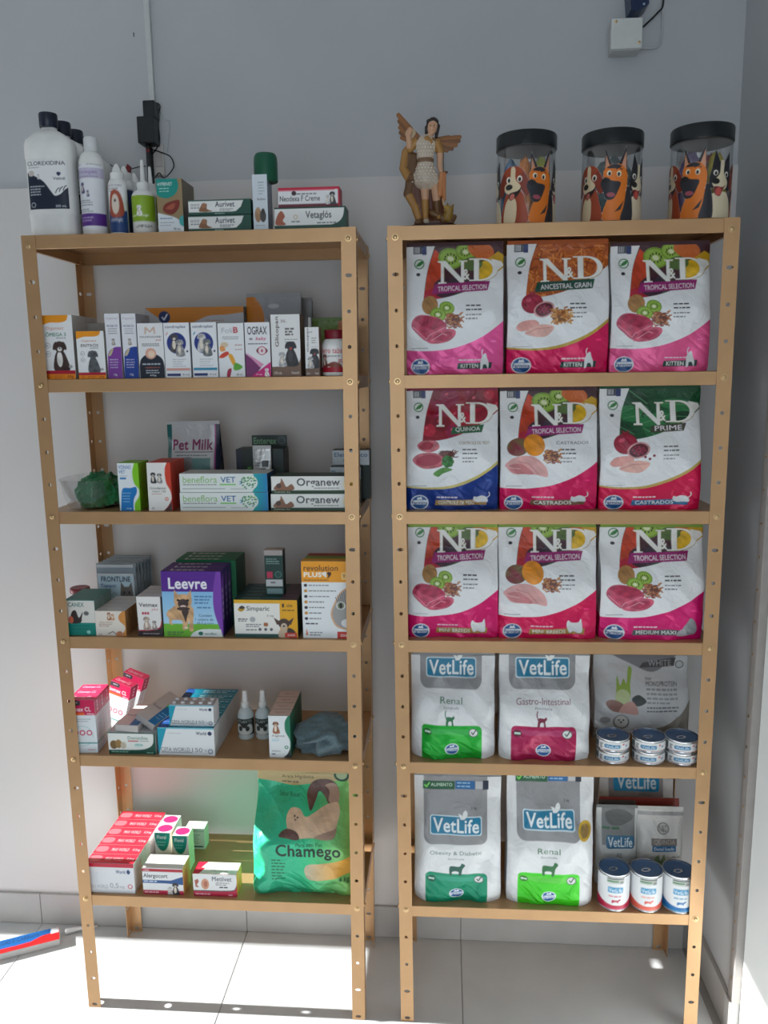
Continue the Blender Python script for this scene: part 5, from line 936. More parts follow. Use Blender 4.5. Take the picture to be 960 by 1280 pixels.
def pom(c, x, y, k=1.): c.ell(x, y, 62*k, 58*k, tx((156, 20, 54), .28, .05/k)); c.poly([(x-14*k, y-52*k), (x-20*k, y-76*k), (x, y-64*k), (x+18*k, y-76*k), (x+14*k, y-52*k)], (150, 30, 50)); c.ell(x-20*k, y-20*k, 16*k, 12*k, tx((196, 70, 96), .28, .05/k), -30); c.ell(x+66*k, y+36*k, 60*k, 44*k, tx((206, 150, 150), .28, .05/k), -20); c.ell(x+66*k, y+36*k, 50*k, 36*k, tx((90, 16, 40), .28, .05/k), -20); [c.ell(x+66*k+34*k*math.cos(t)*q, y+36*k+24*k*math.sin(t)*q, 6*k, 6*k, (150, 24, 60)) for t in np.arange(0, 6.28, .8) for q in (.4, .9)]
BADGE = {'KITTEN': (20, 64, 60)}
def nd_art(fruit, ban, bcol, meat, bot, badge, bdg_col, rim=None, text2=None, silhouette='cat', crop=0):
    """white bag: fruit scene with carved logo above, meat in the middle, foil curve below. frame 575 x 755"""
    def f(c):
        c.w, c.h = 575, 755; c.kx, c.ky = c.nx*c.SS/575, c.ny*c.SS/755
        if crop: c.ky = c.ny*c.SS/(755-crop); c.I[:] = c.I
        oy = -crop
        class O: pass
        _T, _p = c._edges, None
        def sh(E, col, foil=0.):
            E = E.copy(); E[:, :, 1] += oy
            cc = (lambda X, Y: col(X, Y-oy)) if callable(col) else col
            return _T(E, cc, foil)
        c._edges = sh
        c.rect(0, 0, 575, 755, (236, 238, 240))
        # fruit field
        edge = np.vstack([[(170, 0)], spl([(160, 30), (130, 130), (112, 230), (102, 316)], 5, False), spl([(102, 316), (200, 312), (300, 290), (400, 250), (500, 190), (575, 130)], 6, False), [(575, 0)]])
        base = {'trop': (70, 34, 44), 'anc': (186, 92, 32), 'red': (150, 16, 44), 'green': (14, 80, 44)}[fruit]; c.poly(edge, base)
        keep = c.I.copy()
        r = random.Random(3)
        if fruit == 'trop':
            c.poly([(170, 20), (215, 60), (230, 316), (102, 316), (130, 130)], tx((198, 64, 30), .25, .02)); c.poly([(102, 270), (180, 240), (260, 316), (102, 316)], (176, 24, 50)); c.ell(230, 250, 70, 60, (60, 28, 48)); kiwi(c, 262, 76, 74); kiwi(c, 350, 40, 60); c.ell(440, 30, 80, 50, (208, 104, 40), 20); c.poly([(440, 200), (470, 90), (540, 40), (575, 60), (575, 150), (500, 210)], (206, 160, 30)); c.ell(470, 150, 70, 56, tx((222, 178, 30), .2, .03), -30); c.ell(390, 110, 60, 40, (84, 110, 50)); c.ell(330, 230, 80, 60, (60, 46, 60)); c.poly([(260, 310), (330, 255), (420, 250), (300, 300)], (50, 80, 50))
        elif fruit == 'anc':
            for _ in range(240): x, y, a = r.uniform(100, 575), r.uniform(0, 310), r.uniform(-.6, 2.2); c.line([(x, y), (x+50*math.cos(a), y+50*math.sin(a))], r.uniform(4, 9), r.choice([(214, 120, 48), (156, 70, 26), (228, 146, 74), (140, 60, 22)]))
        elif fruit == 'red':
            for _ in range(26): x, y, q = r.uniform(100, 575), r.uniform(0, 310), r.uniform(30, 64); c.ell(x, y, q, q*.9, r.choice([(170, 20, 52), (196, 30, 60), (130, 10, 36), (150, 24, 70)])); c.ell(x-q*.3, y-q*.3, q*.2, q*.14, (220, 90, 110), -30)
        else:
            for _ in range(16):
                x, y, a = r.uniform(100, 575), r.uniform(0, 310), r.uniform(-.8, .8); c.ell(x, y, 90, 34, r.choice([(20, 100, 54), (10, 64, 36), (40, 124, 70)]), math.degrees(a)); c.line([(x-80*math.cos(a), y-80*math.sin(a)), (x+80*math.cos(a), y+80*math.sin(a))], 4, (96, 160, 110))
        c.poly(np.vstack([spl([(102, 316), (200, 312), (300, 290), (400, 250), (500, 190), (575, 130)], 6, False), [(575, 420), (102, 420)]]), (236, 238, 240)); c.poly(np.vstack([[(0, 0), (170, 0)], spl([(160, 30), (130, 130), (112, 230), (102, 316)], 5, False), [(0, 420)]]), (236, 238, 240))
        # side icons
        c.rect(44, 0, 120, 46, (70, 76, 90)); [c.rect(52+k*8, 6, 55+k*8, 40, (225, 228, 230)) for k in range(4)]; c.rect(96, 4, 122, 50, (30, 50, 110)); c.ring(78, 106, 30, 6, (60, 130, 80), (226, 234, 228)); c.blob([(60, 120), (76, 96), (104, 86), (90, 112)], (50, 130, 60)); c.ell(72, 168, 12, 10, INK)
        # logo
        for dx, dy, col in ((2, 3, (176, 156, 110)), (0, 0, (242, 242, 238))):
            letter_N(c, 186+dx, 88+dy, 362+dx, 226+dy, col); letter_D(c, 372+dx, 78+dy, 540+dx, 210+dy, col); c.T('&', 334+dx, 140+dy, 374+dx, 202+dy, col, .03)
        c.poly([(500, 82), (560, 96), (575, 120), (540, 150)], (240, 240, 236)) if fruit != 'anc' else None
        c.poly([(170, 226), (494, 212), (480, 268), (150, 286)] if len(ban) > 8 else [(290, 232), (486, 214), (472, 262), (280, 274)], bcol)
        c.T(ban, *((188, 236, 474, 266) if len(ban) > 8 else (308, 230, 462, 260)), (238, 232, 236), .015, rot=-2.2)
        if text2: c.T(text2, 330, 318, 520, 336, (140, 116, 70) if badge != 'CASTRADOS' else (70, 60, 66), .005)
        yy = 352 if not text2 else 364
        c.lines(352, yy, 470, 2, 24, 8, (40, 40, 44), 5); c.lines(352, yy+54, 460, 2, 22, 7, (110, 112, 116), 9)
        # pictures
        if meat == 'red': c.ell(140, 350, 48, 55, tx((166, 120, 68), .25, .04)); kiwi(c, 240, 368, 46); kiwi(c, 188, 406, 48); grain(c, 225, 400, 100, 80, [(170, 100, 60), (140, 74, 60), (190, 126, 80)], 46, 3); meat_red(c, 0, 300)
        elif meat == 'mango': c.ell(104, 352, 66, 56, tx((130, 40, 60), .2, .02, (110, 110, 50)), -20); c.ell(200, 340, 62, 70, tx((228, 142, 20), .22, .025), -20); grain(c, 250, 370, 100, 80, [(170, 100, 60), (140, 74, 60), (200, 140, 80)], 46, 3); meat_pale(c, -10, 290)
        elif meat == 'pom': pom(c, 140, 350); grain(c, 240, 380, 110, 90, [(196, 130, 60), (170, 100, 40), (210, 156, 90)], 60, 4); meat_fish(c, -10, 240)
        elif meat == 'prime': pom(c, 140, 340, 1.1); c.ell(250, 420, 8, 8, (130, 16, 46)); c.ell(300, 412, 8, 8, (130, 16, 46)); c.ell(276, 432, 8, 8, (130, 16, 46)); meat_fish(c, -10, 200, 1.05)
        else:
            c.blob([(70, 340), (110, 312), (190, 318), (206, 360), (150, 386), (90, 372)], tx((196, 110, 120), .28, .05)); c.blob([(80, 346), (120, 322), (170, 330), (150, 366), (100, 366)], tx((170, 50, 70), .28, .05)); grain(c, 200, 370, 110, 50, [(96, 40, 36), (120, 60, 50)], 44, 6); c.blob([(40, 430), (90, 392), (190, 392), (236, 430), (220, 474), (130, 490), (70, 470)], tx((190, 92, 104), .28, .05)); c.ell(140, 436, 80, 36, (166, 50, 70), -6); [c.ell(260+20*math.cos(k), 444+22*math.sin(k), 20, 17, (50, 116+int(20*math.sin(3*k)), 50)) for k in np.arange(0, 6.28, .9)]; c.blob([(170, 520), (230, 482), (290, 494), (230, 520), (200, 540)], (90, 150, 70))
        # foil bottom
        if rim: c.poly(np.vstack([spl([(0, 600), (150, 610), (300, 590), (450, 530), (575, 440)], 7, False), [(575, 470), (575, 755), (0, 755)]]), rim)
        off = 14 if rim else 0
        c.poly(np.vstack([spl([(0, 610), (150, 616+off*.4), (300, 596+off*.8), (450, 536+off), (575, 446+off)], 7, False), [(575, 755), (0, 755)]]), bot, .55)
        c.rect(34, 598, 130, 601, GRY); c.lines(500, 560, 540, 1, 5, 9, tuple(min(255, v+40) for v in bot))
        c.ell(84, 712-4, 56, 48, (226, 232, 238)); c.ell(84, 708, 50, 42, (20, 84, 150)); c.rect(30, 694, 138, 722, (226, 232, 238)); c.T('Farmina', 36, 697, 132, 721, (20, 70, 140), .04); c.poly([(66, 690), (74, 672), (84, 678), (94, 668), (102, 690)], (226, 232, 238))
        long = len(badge) > 8; x0 = 180 if long else 300
        c.poly([(x0+6, 690), (506, 686), (500, 722), (x0, 724)], bdg_col); c.T(badge, x0+22, 694, (396 if silhouette == 'dog' else 424) if long else 424, 718, (236, 236, 230), .03); c.lines(x0+10, 668, x0+150, 1, 5, 7, (240, 225, 232))
        w = (232, 234, 236)
        if silhouette == 'cat': c.blob([(436, 724), (440, 670), (456, 640), (470, 636), (476, 660), (486, 690), (482, 724), (470, 700), (454, 700), (448, 724)], w); c.line(spl([(452, 660), (446, 630), (452, 612)], 4, False), 5, w)
        elif silhouette == 'lyingcat': c.blob([(420, 690), (424, 668), (440, 672), (470, 662), (500, 672), (508, 700), (470, 702), (440, 704)], w); c.line(spl([(500, 676), (520, 660), (516, 640)], 4, False), 5, w)
        elif silhouette == 'dog': c.blob([(400, 660), (410, 636), (430, 650), (470, 650), (486, 630), (492, 700), (470, 716), (440, 706), (420, 716), (406, 690)], w)
        else: c.blob([(440, 720), (460, 670), (480, 640), (500, 610), (530, 640), (540, 700), (500, 722)], (150, 152, 156)); c.blob([(430, 724), (440, 690), (470, 680), (480, 724)], (176, 178, 182))
        c._edges = _T
    return f
def nd_bag(label, x0, x1, yt, zb, art, side, Y=.03, d=.085, seed=1, h=None, crop=0, **k):
    return pouch('pet_food_bag', label, 'bag', x0, x1, yt, Y, d, zb, art, side, seed=seed, units=(575, 755-crop), res=1.35, wob=.0042, h=h, gus=.008, bulge=.5, **k)
TRB = (152, 26, 110)
def zh(x, y, Y, z): return atY(x, y, Y)[2]-z
YB2 = .026
nd_bag('white kitten food bag with kiwi print beside the left post, light pink bottom', 507, 631, 303, Z2, nd_art('trop', 'TROPICAL SELECTION', TRB, 'red', (240, 90, 160), 'KITTEN', (16, 66, 60)), (236, 238, 240), YB2, seed=31)
nd_bag('white kitten food bag with orange grain strands and cut pomegranate', 635, 765, 300, Z2, nd_art('anc', 'ANCESTRAL GRAIN', (20, 76, 60), 'pom', (216, 4, 90), 'KITTEN', (16, 66, 60), (190, 160, 60)), (236, 238, 240), YB2, seed=32)
nd_bag('white kitten food bag with kiwi print beside the right post, pink bottom', 767, 894, 302, Z2, nd_art('trop', 'TROPICAL SELECTION', TRB, 'red', (238, 92, 150), 'KITTEN', (16, 66, 60)), (236, 238, 240), YB2, seed=33)
nd_bag('weight control cat food bag with dark blue bottom', 507, 624, 484, Z3, nd_art('red', 'QUINOA', (30, 100, 60), 'quinoa', (4, 50, 134), 'CONTROLE DE PESO', (176, 140, 80), (206, 190, 110), 'CONTROLE DE PESO', 'lyingcat'), (236, 238, 240), YB2, seed=34)
nd_bag('neutered cat food bag with mango and raw chicken, between blue and green bags', 626, 750, 484, Z3, nd_art('trop', 'TROPICAL SELECTION', TRB, 'mango', (214, 4, 92), 'CASTRADOS', (120, 90, 60), None, 'CASTRADOS', 'lyingcat'), (236, 238, 240), YB2, seed=35)
nd_bag('cat food bag with green leaf background and pomegranate', 753, 882, 481, Z3, nd_art('green', 'PRIME', (66, 66, 50), 'prime', (216, 4, 76), 'CASTRADOS', (30, 110, 160), (196, 170, 90), None, 'lyingcat'), (236, 238, 240), YB2, seed=36)
nd_bag('mini breeds dog food bag with kiwi and red meat', 509, 624, 655, Z4, nd_art('trop', 'TROPICAL SELECTION', TRB, 'red', (222, 20, 110), 'MINI BREEDS', (176, 140, 60), None, None, 'dog', 70), (236, 238, 240), YB2, seed=37, crop=70)
nd_bag('mini breeds dog food bag with mango and chicken', 624, 749, 655, Z4, nd_art('trop', 'TROPICAL SELECTION', TRB, 'mango', (222, 8, 88), 'MINI BREEDS', (176, 140, 60), None, None, 'dog', 70), (236, 238, 240), YB2, seed=38, crop=70)
nd_bag('large breed dog food bag with kiwi, grey badge and seated dogs', 753, 885, 655, Z4, nd_art('trop', 'TROPICAL SELECTION', TRB, 'red', (220, 20, 116), 'MEDIUM MAXI', (86, 92, 96), None, None, 'big', 70), (236, 238, 240), YB2, seed=39, crop=70)

def vl_art(name, tcol, bot, animal, crop=0, gold=False):
    """frame 505 x 765"""
    def f(c):
        c.w, c.h = 505, 765-crop; c.kx, c.ky = c.nx*c.SS/505, c.ny*c.SS/(765-crop); _T = c._edges
        def sh(E, col, foil=0.):
            E = E.copy(); E[:, :, 1] -= crop; return _T(E, col, foil)
        c._edges = sh
        c.rect(0, 0, 505, 765, (222, 224, 226)); c.rrect(56, -60, 424, 384, 44, (146, 146, 148), .25, '0110'); c.rect(52, 36, 236, 86, (22, 90, 56)); c.line([(62, 62), (72, 74), (90, 48)], 9, (120, 210, 90)); c.T('ALIMENTO', 98, 48, 222, 68, (200, 225, 205), .02); c.rect(240, 32, 352, 82, (30, 100, 160)); c.lines(250, 42, 340, 2, 20, 8, (150, 195, 225)); c.rect(356, 34, 396, 78, (190, 192, 194)); c.rect(398, 26, 430, 82, (30, 40, 60))
        c.T('2 kg', 330, 176, 362, 194, INK, .03)
        c.rrect(92, 228, 392, 332, 14, (206, 226, 234)); c.rrect(98, 234, 386, 326, 12, (6, 122, 160)); c.T('VetLife', 110, 242, 376, 318, (236, 244, 246), .03); c.blob([(270, 246), (262, 226), (256, 216), (276, 222), (282, 240)], (236, 240, 240)); c.blob([(280, 244), (284, 210), (300, 196), (310, 216), (296, 240)], (236, 240, 240))
        w = min(300, 20*len(name)+30); c.T(name, 242-w/2, 424, 242+w/2, 456, tcol, .0); c.T('formula', 196, 468, 290, 480, GRY, .01)
        c.rrect(66, 570, 424, 765+40, 26, bot, .55, '1001'); c.poly([(66, 600), (150, 620), (330, 624), (424, 600), (424, 590), (66, 590)], tuple(min(255, int(v*.8+40)) for v in bot), .3)
        c.ell(100, 612, 24, 20, tuple(int(v*.6) for v in bot)); c.rect(84, 606, 118, 618, (190, 220, 205)); c.ell(374, 610, 28, 24, (60, 80, 74)); c.ell(374, 610, 24, 20, (214, 218, 216)); c.line([(362, 608), (372, 620), (388, 594)], 6, (40, 60, 56))
        c.ell(246, 706, 42, 32, (226, 234, 240)); c.ell(246, 706, 37, 28, (20, 90, 160)); c.rect(206, 700, 286, 716, (226, 234, 240)); c.T('Farmina', 212, 701, 282, 715, (20, 80, 150), .03); c.poly([(230, 694), (238, 682), (246, 688), (256, 680), (262, 694)], (226, 234, 240))
        if animal == 'cat': c.blob([(210, 570), (212, 540), (218, 522), (246, 524), (256, 516), (262, 530), (252, 542), (256, 570), (246, 570), (242, 548), (226, 550), (222, 570)], tcol); c.line(spl([(214, 536), (206, 510), (210, 488)], 4, False), 6, tcol)
        else: c.blob([(204, 536), (214, 520), (262, 522), (276, 502), (296, 514), (280, 540), (272, 580), (258, 580), (256, 556), (222, 556), (218, 580), (206, 578)], tcol)
        if gold: c.ell(450, 330, 40, 52, (200, 164, 50), foil=.6); c.ell(450, 330, 28, 36, (140, 112, 60), foil=.5)
        c._edges = _T
    return f
def vl_bag(label, x0, x1, yt, zb, art, Y=.024, d=.09, seed=1, crop=0, **k):
    return pouch('pet_food_bag', label, 'bag', x0, x1, yt, Y, d, zb, art, (222, 224, 226), seed=seed, units=(505, 765-crop), res=1.35, wob=.0048, gus=.02, bulge=.7, **k)
vl_bag('white and silver feline renal diet bag with green foil bottom', 513, 620, 815, Z5, vl_art('Renal', (40, 110, 70), (20, 170, 50), 'cat', 215), seed=41, crop=215)
vl_bag('white and silver gastro-intestinal diet bag with crimson foil bottom', 625, 741, 815, Z5, vl_art('Gastro-Intestinal', (120, 30, 60), (170, 20, 80), 'cat', 215), seed=42, crop=215)
vl_bag('white and silver obesity and diabetic dog diet bag, teal foil bottom', 517, 628, 966, Z6, vl_art('Obesity & Diabetic', (30, 90, 76), (0, 140, 104), 'dog'), seed=43)
vl_bag('white and silver canine renal diet bag, lime foil bottom and gold seal', 635, 746, 966, Z6, vl_art('Renal', (40, 110, 60), (60, 200, 30), 'dog', 50, True), seed=44, crop=50)
def white_art(c):
    c.w, c.h = 520, 420; c.kx, c.ky = c.nx*c.SS/520, c.ny*c.SS/420
    c.rect(0, 0, 520, 420, (140, 134, 126), .3); c.poly(np.vstack([[(0, 0), (520, 0), (520, 200)], spl([(520, 200), (470, 270), (380, 330), (240, 366), (100, 366), (0, 350)], 6, False)]), (206, 208, 210)); c.blob([(100, -20), (220, 50), (330, 80), (440, 10), (460, -40)], (124, 124, 128)); c.poly([(270, 40), (450, 10), (440, 54), (250, 64)], (66, 64, 66)); c.T('WHITE', 300, 26, 424, 54, (170, 170, 172), .0, rot=-2); c.ell(470, 46, 24, 20, (90, 96, 96)); c.ell(470, 46, 18, 15, (190, 194, 194)); c.T('FISH', 280, 104, 310, 116, INK); c.T('MONOPROTEIN', 280, 120, 450, 140, (60, 60, 66), .02); c.lines(282, 150, 460, 4, 20, 9, (150, 152, 156), 3); c.lines(282, 234, 480, 2, 18, 7, (70, 72, 78), 4)
    c.blob([(110, 210), (118, 150), (126, 96), (140, 140), (160, 110), (176, 130), (190, 60), (210, 70), (196, 130), (190, 200), (150, 220)], (150, 180, 70)); c.ell(150, 190, 42, 34, (200, 214, 160)); c.blob([(200, 200), (240, 180), (280, 210), (230, 232)], (54, 62, 62)); c.blob([(56, 220), (90, 200), (150, 220), (160, 260), (100, 260)], (150, 110, 100)); c.blob([(130, 262), (160, 220), (210, 214), (236, 272), (170, 270)], (206, 160, 150)); c.ell(146, 316, 44, 38, (120, 118, 114)); c.ell(146, 314, 36, 32, (206, 204, 200)); c.ell(134, 306, 5, 5, INK); c.ell(158, 306, 5, 5, INK); c.ell(146, 318, 6, 5, INK); c.ell(60, 310, 30, 18, (150, 150, 152)); c.ell(60, 395, 40, 20, (60, 90, 96)); c.rect(100, 384, 300, 420, (170, 120, 60), .3)
pouch('pet_food_bag', 'white and grey monoprotein dog food bag behind the flat cans', 'bag', 745, 866, 815, .14, .09, Z5, white_art, (190, 190, 190), seed=45, units=(520, 420), res=1.35, wob=.004)
pouch('pet_food_bag', 'white and silver diet bag standing at the back by the wall', 'bag', 752, 846, 962, .215, .07, Z6, lambda c: (setattr(c, 'w', 300), c.rect(0, 0, 100, c.h, (214, 212, 210)), c.__setattr__('kx', c.nx*c.SS/300), c.rect(36, 0, 256, 46, (150, 146, 146)), c.rrect(56, 1, 240, 26, 6, (0, 140, 190)), c.T('VetLife', 70, 4, 228, 23, (220, 236, 240), .03)), (214, 212, 210), seed=46, res=1.3, X=None)
def rg_art(c): h = c.h; c.rect(0, 0, 100, h, (120, 112, 104)); c.rect(46, 0, 100, h, (150, 60, 50)); c.blob([(46, h*.2), (60, h*.1), (90, h*.06), (92, h*.14), (70, h*.2)], (80, 96, 60)); c.rect(0, 0, 44, h*.1, (96, 92, 90))
pouch('treat_pouch', 'dark grey and red treat pouch between snack pouches and back bag', 'bag', 749, 850, 997, .165, .03, Z6, rg_art, (120, 112, 104), seed=47, res=1.)
def snack1(c): h = c.h; c.rect(0, 0, 100, h, (206, 208, 206), .2); c.rect(14, 0, 92, h*.46, (120, 122, 122), .2); c.blob([(24, h*.06), (60, h*.02), (88, h*.12), (60, h*.22), (30, h*.2)], (90, 92, 92)); c.lines(14, h*.24, 56, 1, 4, 6, (50, 100, 70)); c.rrect(24, h*.34, 90, h*.5, 6, (40, 104, 140)); c.T('VetLife', 28, h*.36, 86, h*.48, (225, 236, 240), .02); c.T('RE', 50, h*.56, 62, h*.62, GRY); c.T('+ Dental Snacks', 30, h*.67, 86, h*.72, (60, 80, 76), .01); [c.ell(38+k*22, h*.83, 8, h*.05, (40, 120, 84) if k < 2 else (40, 70, 66)) for k in range(3)]
def snack2(c): h = c.h; c.rect(0, 0, 100, h, (206, 204, 200), .2); c.rect(0, h*.03, 100, h*.08, (150, 150, 150), .5); c.ring(56, h*.24, 13, 2.4, (120, 116, 112), (190, 188, 184)); c.T('N&D', 47, h*.2, 65, h*.28, (110, 106, 104), .02); c.rect(30, h*.36, 86, h*.45, (120, 112, 106)); c.T('QUINOA', 36, h*.375, 82, h*.44, (180, 170, 160), 0); c.rect(32, h*.45, 84, h*.52, (30, 96, 140)); c.T('Dental Snacks', 36, h*.465, 80, h*.505, (215, 225, 232), .01); c.blob([(38, h*.74), (38, h*.62), (46, h*.56), (50, h*.64), (58, h*.55), (60, h*.74)], (130, 150, 110)); c.ell(40, h*.8, 15, h*.06, (120, 100, 100)); c.ell(54, h*.8, 14, h*.06, (140, 116, 116)); c.ell(72, h*.76, 12, h*.05, (80, 84, 86)); c.lines(74, h*.58, 94, 4, h*.06, 3, GRY)
pouch('snack_pouch', 'small white and silver dental snack pouch, left of the pair', 'bag', 746, 799, 1006, .118, .04, Z6, snack1, (206, 208, 206), seed=48)
pouch('snack_pouch', 'small cream dental snack pouch with clear top band, right one', 'bag', 798, 856, 1008, .118, .04, Z6, snack2, (206, 204, 200), seed=49)
# ------------------------------------------------------------------ cans
M_TIN = mat('tin', (206, 208, 212), .25, .85); M_LID = mat('can_lid_blue', (74, 108, 152), .4, .1)
def can_proto(r, h, art, units):
    body = lathe_me([(r*.94, 0), (r, .001), (r, .003), (r*.985, .004), (r*.985, h-.004), (r, h-.003), (r, h), (r*.955, h), (r*.95, h-.004), (r*.9, h-.005)], 40)
    lid = lathe_me([(r*.94, h-.0036), (r*.94, h-.003), (r*.8, h-.0026), (r*.78, h-.0032), (r*.3, h-.003)], 36)
    cv = Cv(*units, nx=int(r*2*480*1.5)); art(cv); return body, lid, cv
tab_me = None
def can(name, label, x, Y, z, r, h, protos, cv, group, rz=0.):
    global tab_me
    t = thing(name, label, 'can', (x, Y, z+.0004), rz, group); link('can_body', protos[0], M_TIN, t); ld = link('lid', protos[1], M_LID, t)
    if tab_me is None:
        V, F = [], []; n = 18
        for ring, (k, zz) in enumerate(((1, 0), (1, .001), (.6, .001), (.6, 0))):
            for i in range(n): a = 2*math.pi*i/n; V.append((.011*k*math.cos(a)*(1+.25*(math.cos(a) > 0)), .008*k*math.sin(a), zz))
        for q in range(4):
            for i in range(n): F.append((q*n+i, q*n+(i+1) % n, ((q+1) % 4)*n+(i+1) % n, ((q+1) % 4)*n+i))
        tab_me = pymesh('tab', V, F)
    link('pull_tab', tab_me, M_TIN, ld, (-.004, -r*.2, h-.0026), (0, 0, .5)); return t
def flatcan(c): c.rect(0, 0, 100, c.h, (228, 230, 230)); h = c.h; c.rrect(30, h*.3, 66, h*.74, 3, (16, 120, 170)); c.T('VetLife', 33, h*.38, 63, h*.66, (225, 240, 246), .02); c.rect(0, h*.1, 14, h*.9, (90, 96, 96)); c.lines(18, h*.3, 26, 3, h*.2, 3, GRY); c.ell(74, h*.3, 3, h*.1, (200, 80, 90)); c.ell(82, h*.5, 3, h*.1, (80, 110, 160)); c.rect(0, h*.92, 100, h, (206, 120, 110))
zr = atY(766, 960, .05); R1 = .0405
hcan = .030
P1 = can_proto(R1, hcan, flatcan, (100, 22))
cols = [atY(765.5, 940, .055)[0], atY(810, 940, .055)[0], atY(851.5, 940, .055)[0]]
lab3 = [('left', 'left'), ('middle', 'middle'), ('right', 'right')]
for k, nm in enumerate(('left', 'middle', 'right')):
    for lv, wd in ((0, 'lower'), (1, 'upper')):
        t = can('flat_can', '%s flat white cat food can of the %s pair' % (wd, nm), cols[k], .056, Z5+lv*(hcan+.0006), R1, hcan, P1, None, 'flat cans stacked in pairs', -.1)
        lab_cyl(t, P1[2], R1*.985, .005, hcan-.005, -75, 75, name='label', rz=-.06)
def tall_art(col):
    def f(c): h = c.h; c.rect(0, 0, 100, h, (228, 230, 232)); c.rect(34, h*.03, 72, h*.2, (196, 200, 196)); c.rect(34, h*.03, 72, h*.07, (70, 76, 70)); c.rect(34, h*.1, 60, h*.15, (60, 130, 80)); c.rect(62, h*.1, 70, h*.2, (140, 144, 140)); c.rrect(36, h*.3, 70, h*.48, 3, (60, 150, 196)); c.T('VetLife', 38, h*.34, 68, h*.45, (235, 244, 248), .02); c.lines(38, h*.56, 68, 1, 4, 3, tuple(int(v*.6+90) for v in col)); c.blob([(46, h*.8), (46, h*.7), (58, h*.7), (62, h*.66), (65, h*.7), (60, h*.74), (60, h*.8), (57, h*.76), (50, h*.76)], col); c.poly(np.vstack([[(0, h)], spl([(0, h*.64), (20, h*.76), (40, h*.84), (60, h*.86), (80, h*.82), (100, h*.7)], 5, False), [(100, h)]]), col); c.rect(0, h*.96, 100, h, tuple(min(255, int(v*.6+90)) for v in col))
    return f
R2 = .0398; ht = (atY(808, 1092, .05)[2]-Z6)
for x, col, nm in ((766.5, (190, 30, 70), 'crimson'), (807, (226, 96, 76), 'coral'), (847, (0, 110, 176), 'blue')):
    pr = can_proto(R2, .098, tall_art(col), (100, 74)); xx = atY(x, 1115, .05)[0]
    t = can('tall_can', 'tall white dog food can with %s base band' % nm, xx, .05, Z6, R2, .098, pr, None, 'tall dog food cans', -.1); lab_cyl(t, pr[2], R2*.985, .005, .092, -80, 80, name='label', rz=-.06)
